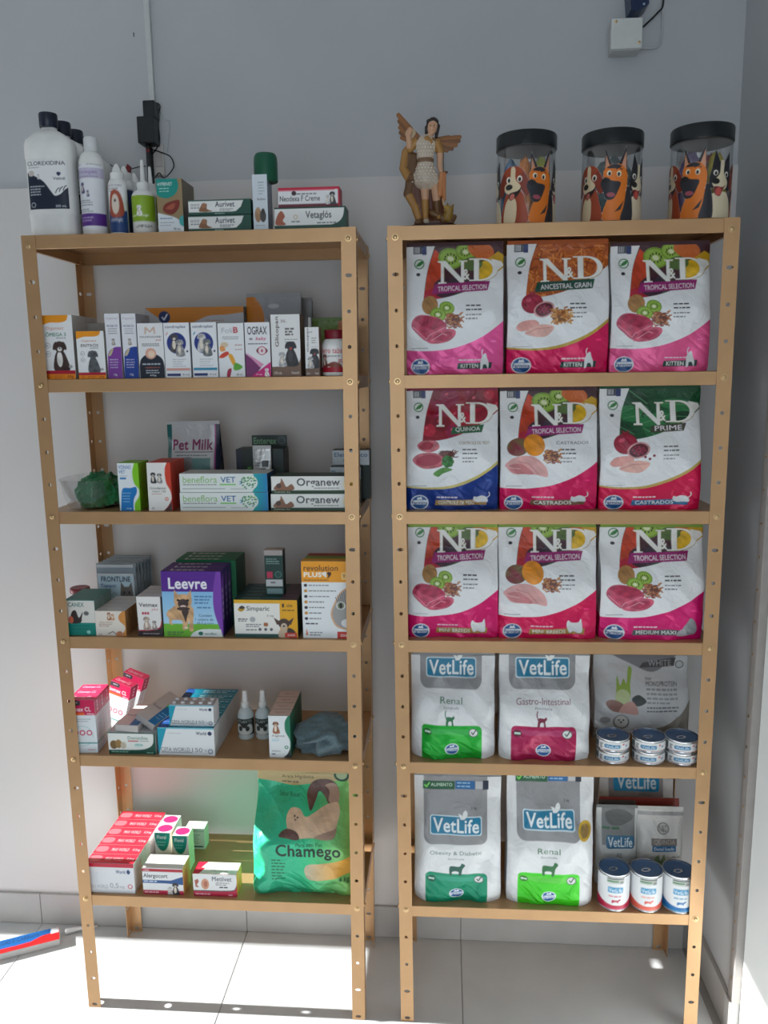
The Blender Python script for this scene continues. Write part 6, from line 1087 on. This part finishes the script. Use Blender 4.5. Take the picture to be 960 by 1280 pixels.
# ==================================================================
# RIGHT UNIT, top shelf: jars and angel figurine
# ==================================================================
def cartoon_dogs(c, off):
    X = lambda a: 90+off+a
    LN = (40, 26, 24)
    def beagle(x):
        R, Wt = (160, 66, 34), (226, 206, 170)
        c.blob([(x-24, 164), (x-22, 120), (x-10, 92), (x+16, 92), (x+26, 120), (x+28, 164)], R); c.blob([(x-20, 164), (x-16, 120), (x-2, 104), (x+8, 120), (x+4, 164)], Wt); c.ell(x, 66, 27, 30, R); c.ell(x-24, 78, 9, 26, (130, 48, 28), 10); c.ell(x+24, 78, 9, 26, (130, 48, 28), -10); c.blob([(x-3, 40), (x+5, 42), (x+6, 66), (x+16, 84), (x+2, 100), (x-16, 92), (x-18, 78), (x-6, 66)], Wt); c.ell(x-9, 66, 5, 7, (240, 236, 224)); c.ell(x+14, 66, 5, 7, (240, 236, 224)); c.ell(x-8, 67, 3, 5, LN); c.ell(x+14, 67, 3, 5, LN); c.ell(x-8, 82, 8, 6.5, (26, 22, 24)); c.blob([(x-6, 96), (x+10, 92), (x+18, 84), (x+12, 100), (x-2, 112), (x-8, 106)], LN); c.ell(x-1, 104, 5, 7, (204, 110, 100), 15)
    def shepherd(x):
        O, K = (222, 118, 26), (34, 34, 42)
        c.blob([(x-18, 164), (x-14, 124), (x+4, 100), (x+24, 100), (x+30, 130), (x+30, 164)], O); c.blob([(x+14, 164), (x+20, 130), (x+26, 88), (x+36, 110), (x+38, 164)], K); c.poly([(x+2, 146), (x+20, 120), (x+14, 140)], K)
        c.poly([(x-20, 64), (x-17, 4), (x-2, 46)], K); c.poly([(x-17, 52), (x-15.5, 20), (x-8, 46)], (196, 140, 110)); c.poly([(x+6, 46), (x+22, 0), (x+27, 70)], K); c.poly([(x+13, 44), (x+21.5, 14), (x+23, 54)], (206, 150, 122))
        c.blob([(x-20, 56), (x-8, 42), (x+12, 42), (x+24, 58), (x+26, 84), (x+18, 108), (x, 116), (x-14, 100), (x-18, 76)], O); c.blob([(x-14, 48), (x, 40), (x+14, 46), (x+4, 50), (x-4, 50)], K)
        c.blob([(x-25, 80), (x-16, 68), (x-4, 76), (x+12, 80), (x+10, 94), (x, 116), (x-14, 116), (x-20, 98)], K); c.ell(x-15, 75, 8, 6, (18, 18, 24)); c.ell(x-5, 107, 8, 5, (160, 76, 90), 10)
        c.ell(x-9, 60, 4.2, 6, (240, 236, 214)); c.ell(x+9, 62, 4.2, 6.4, (240, 236, 214)); c.ell(x-8.4, 61, 2.6, 4.4, LN); c.ell(x+8.6, 63, 2.6, 4.6, LN); c.line([(x+3, 52), (x+9, 49), (x+15, 53)], 2.2, K)
    def collie(x):
        K, Wt = (30, 30, 36), (224, 210, 180)
        c.blob([(x-24, 164), (x-26, 132), (x-12, 108), (x+14, 108), (x+26, 132), (x+24, 164)], Wt); c.poly([(x-22, 70), (x-14, 14), (x-2, 46)], K); c.poly([(x+4, 46), (x+20, 16), (x+24, 72)], K); c.blob([(x-23, 70), (x-12, 44), (x+14, 44), (x+25, 72), (x+22, 104), (x-2, 96), (x-22, 98)], K); c.blob([(x-2, 40), (x+6, 42), (x+6, 66), (x+16, 84), (x+10, 100), (x-10, 100), (x-18, 86), (x-4, 68)], Wt); c.ell(x-12, 66, 4.8, 6, (230, 228, 220)); c.ell(x+13, 68, 4.8, 6, (230, 228, 220)); c.ell(x-11.5, 67, 2.8, 4.2, LN); c.ell(x+13, 69, 2.8, 4.2, LN); c.ell(x-11, 84, 8, 6.6, (24, 20, 22)); c.blob([(x-14, 96), (x+4, 96), (x+12, 90), (x+4, 104), (x-2, 116), (x-12, 112)], (120, 40, 40)); c.ell(x-5, 106, 6, 9, (200, 84, 76), 10)
    for k in (-2, -1, 0, 1):
        b = k*162
        beagle(X(b-52+162)); beagle(X(b-52)); collie(X(b+54)); shepherd(X(b))
M_JLID = mat('jar_lid_black', (14, 20, 24), .3); M_PR = print_mat('jar_print', .4, .3)
def jar(label, px, ytop, off, Yc=.085):
    r = .0645; x = atY(px, 220, Yc)[0]; h = atY(px, ytop, Yc-r)[2]-Z1
    t = thing('treat_jar', label, 'jar', (x, Yc, Z1+.0004), 0, 'clear jars printed with cartoon dogs')
    b = link('jar_body', lathe_me([(r*.93, 0), (r*.99, .003), (r, .008), (r, h-.034), (r*.97, h-.03), (r*.97, h-.01), (r*.955, h-.01), (r*.955, h-.032), (r*.98, h-.036), (r*.98, .008), (r*.9, .004)], 48), M_CLEAR, t)
    ld = link('lid', lathe_me([(r*1.02, h-.031), (r*1.035, h-.030), (r*1.035, h-.003), (r*1.01, h), (r*.9, h+.0005)], 48), M_JLID, t)
    c = Cv(210, 164, nx=190).use_mask()
    cartoon_dogs(c, off+15); lab_cyl(t, c, r, .002, .155, -105, 105, name='dog_print', m=M_PR, eps=.0006)
    return x, Yc, r, h
def lump(name, label, cat, loc, r, rgb, seed, sc=(1, 1, 1), rough=.6, amp=.18, rid=2.):
    me = fold_blob(name, None, r*sc[0], r*sc[1], r*sc[2], seed, amp, 4, rid=rid); o = link(name, me, mat('toy_%d_%d_%d' % rgb, rgb, rough, 0, 60, .15, .3), None, loc); return tag(o, label, cat, 'contents of the dog jars')
def fill_jar(J, items):
    x, y, r, h = J
    for nm, lb, dx, dy, z, rr, rgb, sd, sc in items:
        o = lump(nm, lb, 'toy', (x+dx*r, y+dy*r, Z1+.0065+z), rr, rgb, sd, sc)
        top = max(v.co.z for v in o.data.vertices); lim = h-.048-z
        if top > lim:
            for v in o.data.vertices: v.co.z *= lim/top
J1 = jar('clear jar with black lid and beagle print in front, nearest the figurine', 657.5, 161, 21)
fill_jar(J1, [('plush_toy', 'blue plush toy inside the jar nearest the figurine', -.5, .12, .0, .024, (40, 130, 190), 1, (.9, 1, 3.90)), ('plush_toy', 'orange plush toy inside the jar nearest the figurine', -.1, -.52, .0, .0175, (236, 140, 50), 2, (1., .9, 4.85)), ('plush_toy', 'yellow-green spotted toy inside the jar nearest the figurine', .5, -.1, .0, .022, (200, 204, 60), 3, (.95, 1, 4.14)), ('plush_toy', 'pink toy at the back of the jar nearest the figurine', .06, .5, .0, .021, (206, 84, 124), 4, (1.2, .9, 4.72))])
J2 = jar('clear jar with black lid and shepherd print in front, middle jar', 764.5, 159, -6)
fill_jar(J2, [('wrapped_treats', 'crumpled dark teal wrapped treats in the middle jar', 0, 0, .0, .046, (36, 84, 88), 6, (1.05, 1.05, 2.19))])
J3 = jar('clear jar with black lid and collie print in front, nearest the right wall', 875.5, 152, -30)
fill_jar(J3, [('plush_toy', 'purple sparkly toy in the jar nearest the right wall', -.3, .12, .0, .027, (120, 98, 164), 7, (1.05, 1, 3.78)), ('plush_toy', 'yellow dotted toy in the jar nearest the right wall', .42, -.3, .0, .0215, (214, 194, 40), 8, (1.05, 1, 3.90)), ('plush_toy', 'coral red toy in the jar nearest the right wall', .42, .42, .0, .019, (214, 70, 66), 9, (1.1, 1, 5.08)), ('plush_toy', 'pink toy low in the jar nearest the right wall', -.42, -.6, .0, .0135, (226, 96, 140), 10, (.9, .9, 4.96))])

# angel figurine: coordinates in a 750 x 1250 drawing frame, 4605 units per metre
K = 1/4605.
def sd_mesh(name, prims, vox=.0016, smooth=2):
    """fuse tapered capsules into one skin; each prim: (p, q, rp, rq, colour[, flat_y])"""
    bm = bmesh.new(); info = []
    for pr in prims:
        p, q, rp, rq, col = pr[:5]; fy = pr[5] if len(pr) > 5 else 1.
        P, Q = Vector(((p[0]-400)*K, p[1]*K, p[2]*K)), Vector(((q[0]-400)*K, q[1]*K, q[2]*K)); n = max(2, int((Q-P).length/(min(rp, rq)*K*.45))+1) if (Q-P).length > 1e-6 else 1
        for i in range(n):
            t = i/(n-1) if n > 1 else 0; c = P.lerp(Q, t); r = (rp+(rq-rp)*t)*K; info.append((c, r, fy, lin(col)))
            ret = bmesh.ops.create_icosphere(bm, subdivisions=2, radius=r)
            for v in ret['verts']: v.co.y *= fy; v.co += c
    me = bpy.data.meshes.new(name); bm.to_mesh(me); bm.free(); o = bpy.data.objects.new('tmp', me); COL.objects.link(o)
    m = o.modifiers.new('r', 'REMESH'); m.mode = 'VOXEL'; m.voxel_size = vox; s = o.modifiers.new('s', 'SMOOTH'); s.factor = .5; s.iterations = smooth
    dg = bpy.context.evaluated_depsgraph_get(); dg.update(); ev = bpy.data.meshes.new_from_object(o.evaluated_get(dg)); bpy.data.objects.remove(o)
    n = len(ev.vertices); co = np.zeros(n*3, np.float32); ev.vertices.foreach_get('co', co); co = co.reshape(-1, 3)
    C = np.array([tuple(i[0]) for i in info]); Rr = np.array([i[1] for i in info]); FY = np.array([i[2] for i in info]); L = np.array([i[3] for i in info])
    best = np.full(n, 1e9); ci = np.zeros(n, int)
    for k in range(len(info)):
        d = co-C[k]; d[:, 1] /= FY[k]; e = np.sqrt((d*d).sum(1))/Rr[k]*1.0; e = np.sqrt((d*d).sum(1))-Rr[k]; b = e < best; best[b] = e[b]; ci[b] = k
    at = ev.color_attributes.new('Col', 'FLOAT_COLOR', 'POINT'); A = np.ones((n, 4), np.float32); A[:, :3] = L[ci]; A[:, 3] = 0; at.data.foreach_set('color', A.ravel())
    ev.polygons.foreach_set('use_smooth', np.ones(len(ev.polygons), bool)); return ev
SK, GB, GD, PE, HR, BR = (206, 160, 128), (168, 122, 62), (104, 70, 36), (198, 182, 164), (40, 26, 22), (92, 48, 30)
Ya = .075; ax_ = atY(536, 225, Ya)[0]
ang = thing('angel_figurine', 'painted winged archangel figurine with pearl tunic standing on dragon', 'figurine', (ax_+.006, Ya, Z1+.0004))
M_PAINT = print_mat('painted_resin', .38, .3)
link('plinth', lathe_me([(.053, 0), (.054, .002), (.054, .006), (.049, .008), (.05, .011), (.046, .012)], 40, 1, .55), mat('plinth_brown', (58, 28, 26), .4), ang, (.005, 0, 0))
body = [((330, 0, 480), (332, 0, 290), 52, 40, SK), ((332, 0, 290), (338, -5, 110), 42, 34, GB), ((338, -5, 95), (352, -50, 78), 30, 26, (190, 176, 160)),
        ((430, 5, 480), (450, -20, 300), 52, 42, SK), ((450, -20, 300), (465, 15, 150), 42, 34, GD), ((465, 15, 140), (475, -35, 120), 30, 24, GB),
        ((338, 0, 640), (338, 0, 520), 92, 128, PE, .8), ((300, 0, 500), (400, 0, 500), 92, 92, PE, .8), ((255, 0, 520), (255, 0, 540), 50, 50, PE), ((430, 0, 520), (420, 0, 540), 52, 52, PE),
        ((338, 0, 685), (338, 0, 690), 92, 90, (120, 92, 66), .8), ((338, 0, 730), (342, 0, 840), 96, 104, PE, .75), ((290, 0, 850), (400, 0, 850), 62, 62, PE), ((355, -40, 880), (390, -30, 850), 40, 40, GB), ((260, -10, 880), (420, -20, 870), 36, 36, (120, 84, 50)),
        ((380, 0, 900), (400, -5, 960), 34, 32, SK), ((408, -12, 985), (414, -10, 1020), 50, 54, SK, .95), ((410, -50, 985), (410, -52, 990), 20, 18, SK),
        ((245, 0, 870), (180, -5, 800), 48, 36, GB), ((180, -5, 800), (165, -30, 930), 36, 26, SK), ((165, -35, 940), (185, -50, 975), 28, 30, SK),
        ((455, 0, 850), (490, 0, 770), 50, 44, GB), ((490, 0, 760), (485, -20, 640), 38, 30, SK), ((485, -25, 620), (498, -40, 570), 30, 26, SK)]
link('figure', sd_mesh('figure', body), M_PAINT, ang)
hair = [((405, 18, 1040), (420, 18, 1055), 60, 58, HR), ((355, 10, 1010), (350, 15, 930), 24, 18, HR), ((468, 10, 1020), (450, 10, 920), 24, 18, HR), ((375, -18, 1060), (450, -15, 1062), 26, 24, HR)]
link('hair', sd_mesh('hair', hair, .0013), M_PAINT, ang)
for sx in (-1, 1): link('eye', lathe_me([(.0006, -.0008), (.0013, 0), (.0006, .0008)], 8), mat('eye_dark', (30, 20, 20), .3), ang, ((412+sx*20-400)*K, -.0135, 1012*K))
link('mouth', box_me(-.0016, .0016, -.0006, .0004, -.0004, .0004, .0003), mat('mouth_red', (150, 60, 54), .5), ang, ((412-400)*K, -.0128, 966*K))
cape = [((215, 25, 720), (180, 15, 440), 62, 60, GD, .4), ((240, 25, 430), (300, 25, 130), 62, 64, BR, .5), ((230, 20, 880), (130, 20, 780), 44, 40, GB, .6), ((130, 20, 780), (100, 10, 620), 40, 36, GB, .6), ((100, 10, 620), (150, 0, 540), 36, 44, GB, .6), ((170, 30, 760), (190, 30, 560), 50, 50, GD, .5), ((150, 0, 540), (260, -20, 490), 40, 34, GD, .6), ((190, 20, 500), (150, 10, 370), 50, 46, GD, .6), ((150, 10, 370), (230, 10, 230), 44, 40, GB, .6), ((230, 10, 230), (275, 10, 90), 44, 40, GB, .7), ((275, 10, 90), (250, 0, 75), 40, 34, GD), ((300, 40, 440), (330, 40, 100), 60, 66, BR, .6), ((380, 50, 440), (400, 45, 110), 66, 74, BR, .6), ((460, 45, 420), (480, 35, 140), 50, 60, (110, 58, 34), .6), ((400, -10, 170), (520, -5, 110), 36, 40, GD), ((340, 10, 80), (560, 10, 80), 36, 36, BR)]
link('cape', sd_mesh('cape', cape), M_PAINT, ang)
dragon = [((560, 0, 120), (585, -20, 190), 56, 46, (150, 116, 44)), ((585, -20, 190), (545, -50, 215), 40, 24, (176, 140, 60)), ((610, -10, 220), (630, 0, 250), 18, 8, GB), ((570, -10, 230), (565, 0, 265), 16, 7, GB), ((600, 10, 90), (640, 10, 130), 40, 24, GD), ((520, 0, 90), (600, 0, 80), 40, 36, GD)]
link('dragon', sd_mesh('dragon', dragon), M_PAINT, ang)
scale_ = [((525, -30, 560), (524, -20, 760), 7, 7, (90, 80, 70)), ((500, -35, 560), (560, -30, 560), 14, 12, BR), ((500, -35, 545), (480, -30, 340), 20, 26, (196, 130, 80)), ((530, -35, 545), (530, -30, 300), 22, 20, (190, 120, 70)), ((520, -30, 300), (525, -30, 240), 16, 9, (206, 170, 130))]
link('scales', sd_mesh('scales', scale_, .0013), M_PAINT, ang)
def wing(root, feathers, puff=None):
    pr = [((a[0], 30, a[1]), (b[0], 45, b[1]), r*1.3, r*.7, c, .4) for a, b, r, c in feathers]
    link('wing', sd_mesh('wing', pr, .0013, 1), M_PAINT, ang)
FE, FE2 = (150, 98, 54), (120, 76, 42)
wing(None, [((260, 900), (62, 1150), 36, FE), ((250, 890), (70, 1090), 34, FE2), ((240, 880), (75, 1030), 32, FE), ((230, 880), (80, 980), 30, FE2), ((225, 880), (90, 930), 28, FE), ((240, 930), (130, 1060), 30, (176, 120, 70)), ((190, 960), (180, 985), 44, (206, 184, 150))])
wing(None, [((450, 880), (690, 918), 32, FE), ((460, 870), (680, 880), 34, FE2), ((470, 860), (650, 840), 34, FE), ((480, 850), (610, 805), 32, FE2), ((490, 840), (560, 785), 28, FE), ((470, 890), (580, 925), 24, (110, 66, 36))])
# pearl beads on the tunic
pearl = lathe_me([(.0004, -.0012), (.0014, -.0008), (.0019, 0), (.0014, .0008), (.0004, .0012)], 8); MPE = mat('pearl', (244, 240, 232), .25)
vv, ff = [], []
pv = [v.co.copy() for v in pearl.vertices]; pf = [tuple(p.vertices) for p in pearl.polygons]
for row in range(12):
    z = 470+row*33; 
    if 655 < z < 705: continue
    hw = (150-(z-470)*.32) if z < 660 else (88+(z-700)*.12); cxx = 338
    for q in range(-3, 4):
        xx = cxx+(q+.5*(row % 2))*hw/3.4
        if abs(xx-cxx) > hw: continue
        yy = -math.sqrt(max(0, 1-((xx-cxx)/(hw*1.05))**2))*hw*.78
        o = Vector(((xx-400)*K, yy*K-.0004, z*K)); s = len(vv); vv += [o+p for p in pv]; ff += [tuple(s+i for i in f) for f in pf]
bd = link('pearl_beads', pymesh('pearl_beads', vv, ff, True), MPE, ang); bd['kind'] = 'stuff'

# ==================================================================
# WALL DEVICES
# ==================================================================
YW = YB+.008
def wbox(x0, y0, x1, y1, Y, d, bev=.002):
    a, b = atY(x0, y0, Y), atY(x1, y1, Y); return box_me(a[0], b[0], Y, Y+d, b[2], a[2], bev)
def wp(x, y, Y): return tuple(atY(x, y, Y))
M_CAB = mat('black_cable', (20, 22, 24), .5); M_GCAB = mat('grey_cable', (190, 194, 196), .5)
a0, a1 = atY(189, 0, YW-.012), atY(193, 128, YW-.012)
cd_ = link('cable_raceway', box_me(a1[0]-.014, a1[0], YW-.012, YW-.0002, a1[2], ZC-.001, .001), mat('raceway_white', (200, 203, 204), .45)); tag(cd_, 'thin white cable raceway running up the wall to the ceiling', 'cable cover')
pa = thing('power_adapter', 'black plug-in power adapter hanging on the wall above bottles', 'adapter', (0, 0, 0))
link('adapter_block', wbox(170, 145, 193, 178, YW-.05, .045, .003), BLACK, pa); link('plug_block', wbox(177.5, 125, 193.5, 146, YW-.045, .038, .003), BLACK, pa); link('prong_plate', wbox(178, 150, 190, 172, YW-.0055, .005, .001), BLACK, pa)
link('cord', tube_me(spl([wp(192, 128, YW-.02), wp(200, 132, YW-.012), wp(197, 150, YW-.01), wp(199, 178, YW-.012), wp(188, 196, YW-.012), wp(184, 206, YW-.012)], 6, False), .0016), M_CAB, pa)
st = link('power_strip', wbox(181.5, 181, 189, 234, YW-.03, .0298, .002), BLACK); tag(st, 'narrow black upright power strip below the adapter', 'power strip')
link('strip_button', wbox(183, 186, 187, 190, YW-.032, .002, .0004), mat('strip_red', (120, 20, 20), .4), st)
ot = link('wall_outlet', wbox(191, 180, 206, 219, YW-.008, .0078, .002), mat('outlet_cream', (196, 192, 188), .45)); tag(ot, 'pale wall outlet plate beside the black power strip', 'outlet')
link('socket_face', wbox(194, 190, 203, 208, YW-.010, .002, .0006), mat('outlet_face', (182, 178, 174), .5), ot)
lp_ = link('loose_cable', tube_me(spl([wp(188, 186, YW-.015), wp(200, 190, YW-.02), wp(213, 196, YW-.02), wp(217, 208, YW-.02), wp(210, 219, YW-.02), wp(204, 222, YW-.03), wp(199, 216, YW-.03), wp(194, 222, YW-.035)], 6, False), .0015), M_CAB); tag(lp_, 'loose black cable looping on the wall beside the power strip', 'cable')
lp2 = link('thin_cable', tube_me(spl([wp(196, 128, YW-.003), wp(205, 148, YW-.003), wp(212, 152, YW-.003), wp(211, 172, YW-.003), wp(209, 190, YW-.003)], 6, False), .0009), M_GCAB); tag(lp2, 'thin grey cable dropping down the wall past the adapter', 'cable')
c4 = link('thin_cable', tube_me(spl([wp(124, 196, YW-.004), wp(150, 212, YW-.004), wp(176, 208, YW-.004), wp(182, 208, YW-.006)], 6, False), .0011), M_CAB); tag(c4, 'thin dark cable running along the wall behind the bottles', 'cable')
mk = link('wall_chip', wbox(166.2, 40.5, 168, 46, YW-.0009, .0008, .0002), mat('chip_dark', (96, 98, 98), .9)); tag(mk, 'small dark chip mark high on the left wall area', 'mark')
jb = thing('junction_box', 'white square junction box high on the wall in the right corner', 'junction box', (0, 0, 0))
link('box_base', wbox(766, 26, 801, 62, YW-.046, .0458, .003), mat('jb_white', (206, 208, 206), .45), jb); link('box_lid', wbox(764.5, 23, 802.5, 60, YW-.052, .0062, .002), mat('jb_lid', (212, 215, 212), .4), jb)
for x, y in ((770, 27), (799, 53)):
    p = wp(x, y, YW-.052); link('lid_screw', scr, mat('screw_dark', (60, 62, 62), .4, .5), jb, p, (math.pi/2, 0, 0))
bc_ = link('corner_cable', tube_me(spl([wp(801, 36, YW-.02), wp(812, 26, YW-.015), wp(822, 16, YW-.012), wp(829, 5, YW-.01), wp(829, -30, YW-.008)], 6, False), .0022), M_CAB); tag(bc_, 'black cable rising from the junction box', 'cable')
gc_ = link('corner_cable', tube_me(spl([wp(800, 60, YW-.006), wp(814, 60, YW-.005), wp(823, 58, YW-.005), wp(827, 48, YW-.005), wp(828, 20, YW-.005), wp(828, -40, YW-.005)], 6, False), .0026), M_GCAB); tag(gc_, 'pale cable looping from the junction box up the wall', 'cable')
bd_ = thing('sensor_lamp', 'dark blue rounded device at the top edge above junction box', 'device', (0, 0, 0))
pt = [(786, -34), (811, -34), (811.5, 4), (803, 11), (794, 14.5), (789, 11)]
V = [wp(x, y, YW-.06) for x, y in pt]+[(*(lambda q: (q[0], YW-.001, q[2]))(wp(x, y, YW-.06)),) for x, y in pt]; n = len(pt)
link('device_body', pymesh('device', V, [tuple(range(n)), tuple(range(2*n-1, n-1, -1))]+[(i, n+i, n+(i+1) % n, (i+1) % n) for i in range(n)]), mat('device_blue', (14, 40, 78), .3), bd_)
p = wp(805, 5, YW-.0605); link('device_led', lathe_me([(.003, 0), (.0025, .001)], 10), mat('led_grey', (150, 170, 190), .3), bd_, p, (math.pi/2, 0, 0))

# ==================================================================
# FLOOR PACKAGE at the left
# ==================================================================
p1, p2, p3 = atZ(74, 1155, .02), atZ(75, 1177, .012), atZ(0, 1196, .012)
ux = np.array([p2[0]-p3[0], p2[1]-p3[1]]); ux /= np.linalg.norm(ux); rz = math.atan2(ux[1], ux[0])
fp = thing('floor_package', 'flat red and blue printed package lying on floor by baseboard', 'package', (p2[0], p2[1], .0004), rz)
L_, W_ = .42, .062
link('package_body', box_me(-L_, 0, 0, W_, 0, .02, .002), mat('package_grey', (196, 196, 196), .4), fp)
c = Cv(420, 62, (200, 14, 16), 150)
c.poly([(0, 0), (408, 0), (408, 22), (370, 26), (340, 40), (300, 42), (0, 34)], (0, 84, 150)); c.rect(396, 2, 418, 26, (220, 222, 224)); c.T('ANTIPULGAS E CARRAPATOS', 200, 8, 392, 26, (20, 40, 80), .03); c.lines(10, 10, 190, 2, 12, 5, (20, 40, 80), 3)
flat_panel('top_print', c, L_-.002, W_-.002, fp, (-L_/2, .001, .0203), (-math.pi/2, 0, 0), M_LABEL)
a, b = atZ(76, 1166, .008), atZ(123, 1153.5, .012)
wd = link('plastic_rod', tube_me([(a[0]+.012, a[1]+.004, .0095), ((a[0]+b[0])/2+.004, (a[1]+b[1])/2, .009), (b[0], min(b[1], YB-.02), .0075)], .004, 10, rads=[.009, .0055, .0035]), mat('rod_white', (226, 224, 222), .35)); tag(wd, 'thin tapered white plastic rod lying on floor beyond the package', 'rod')
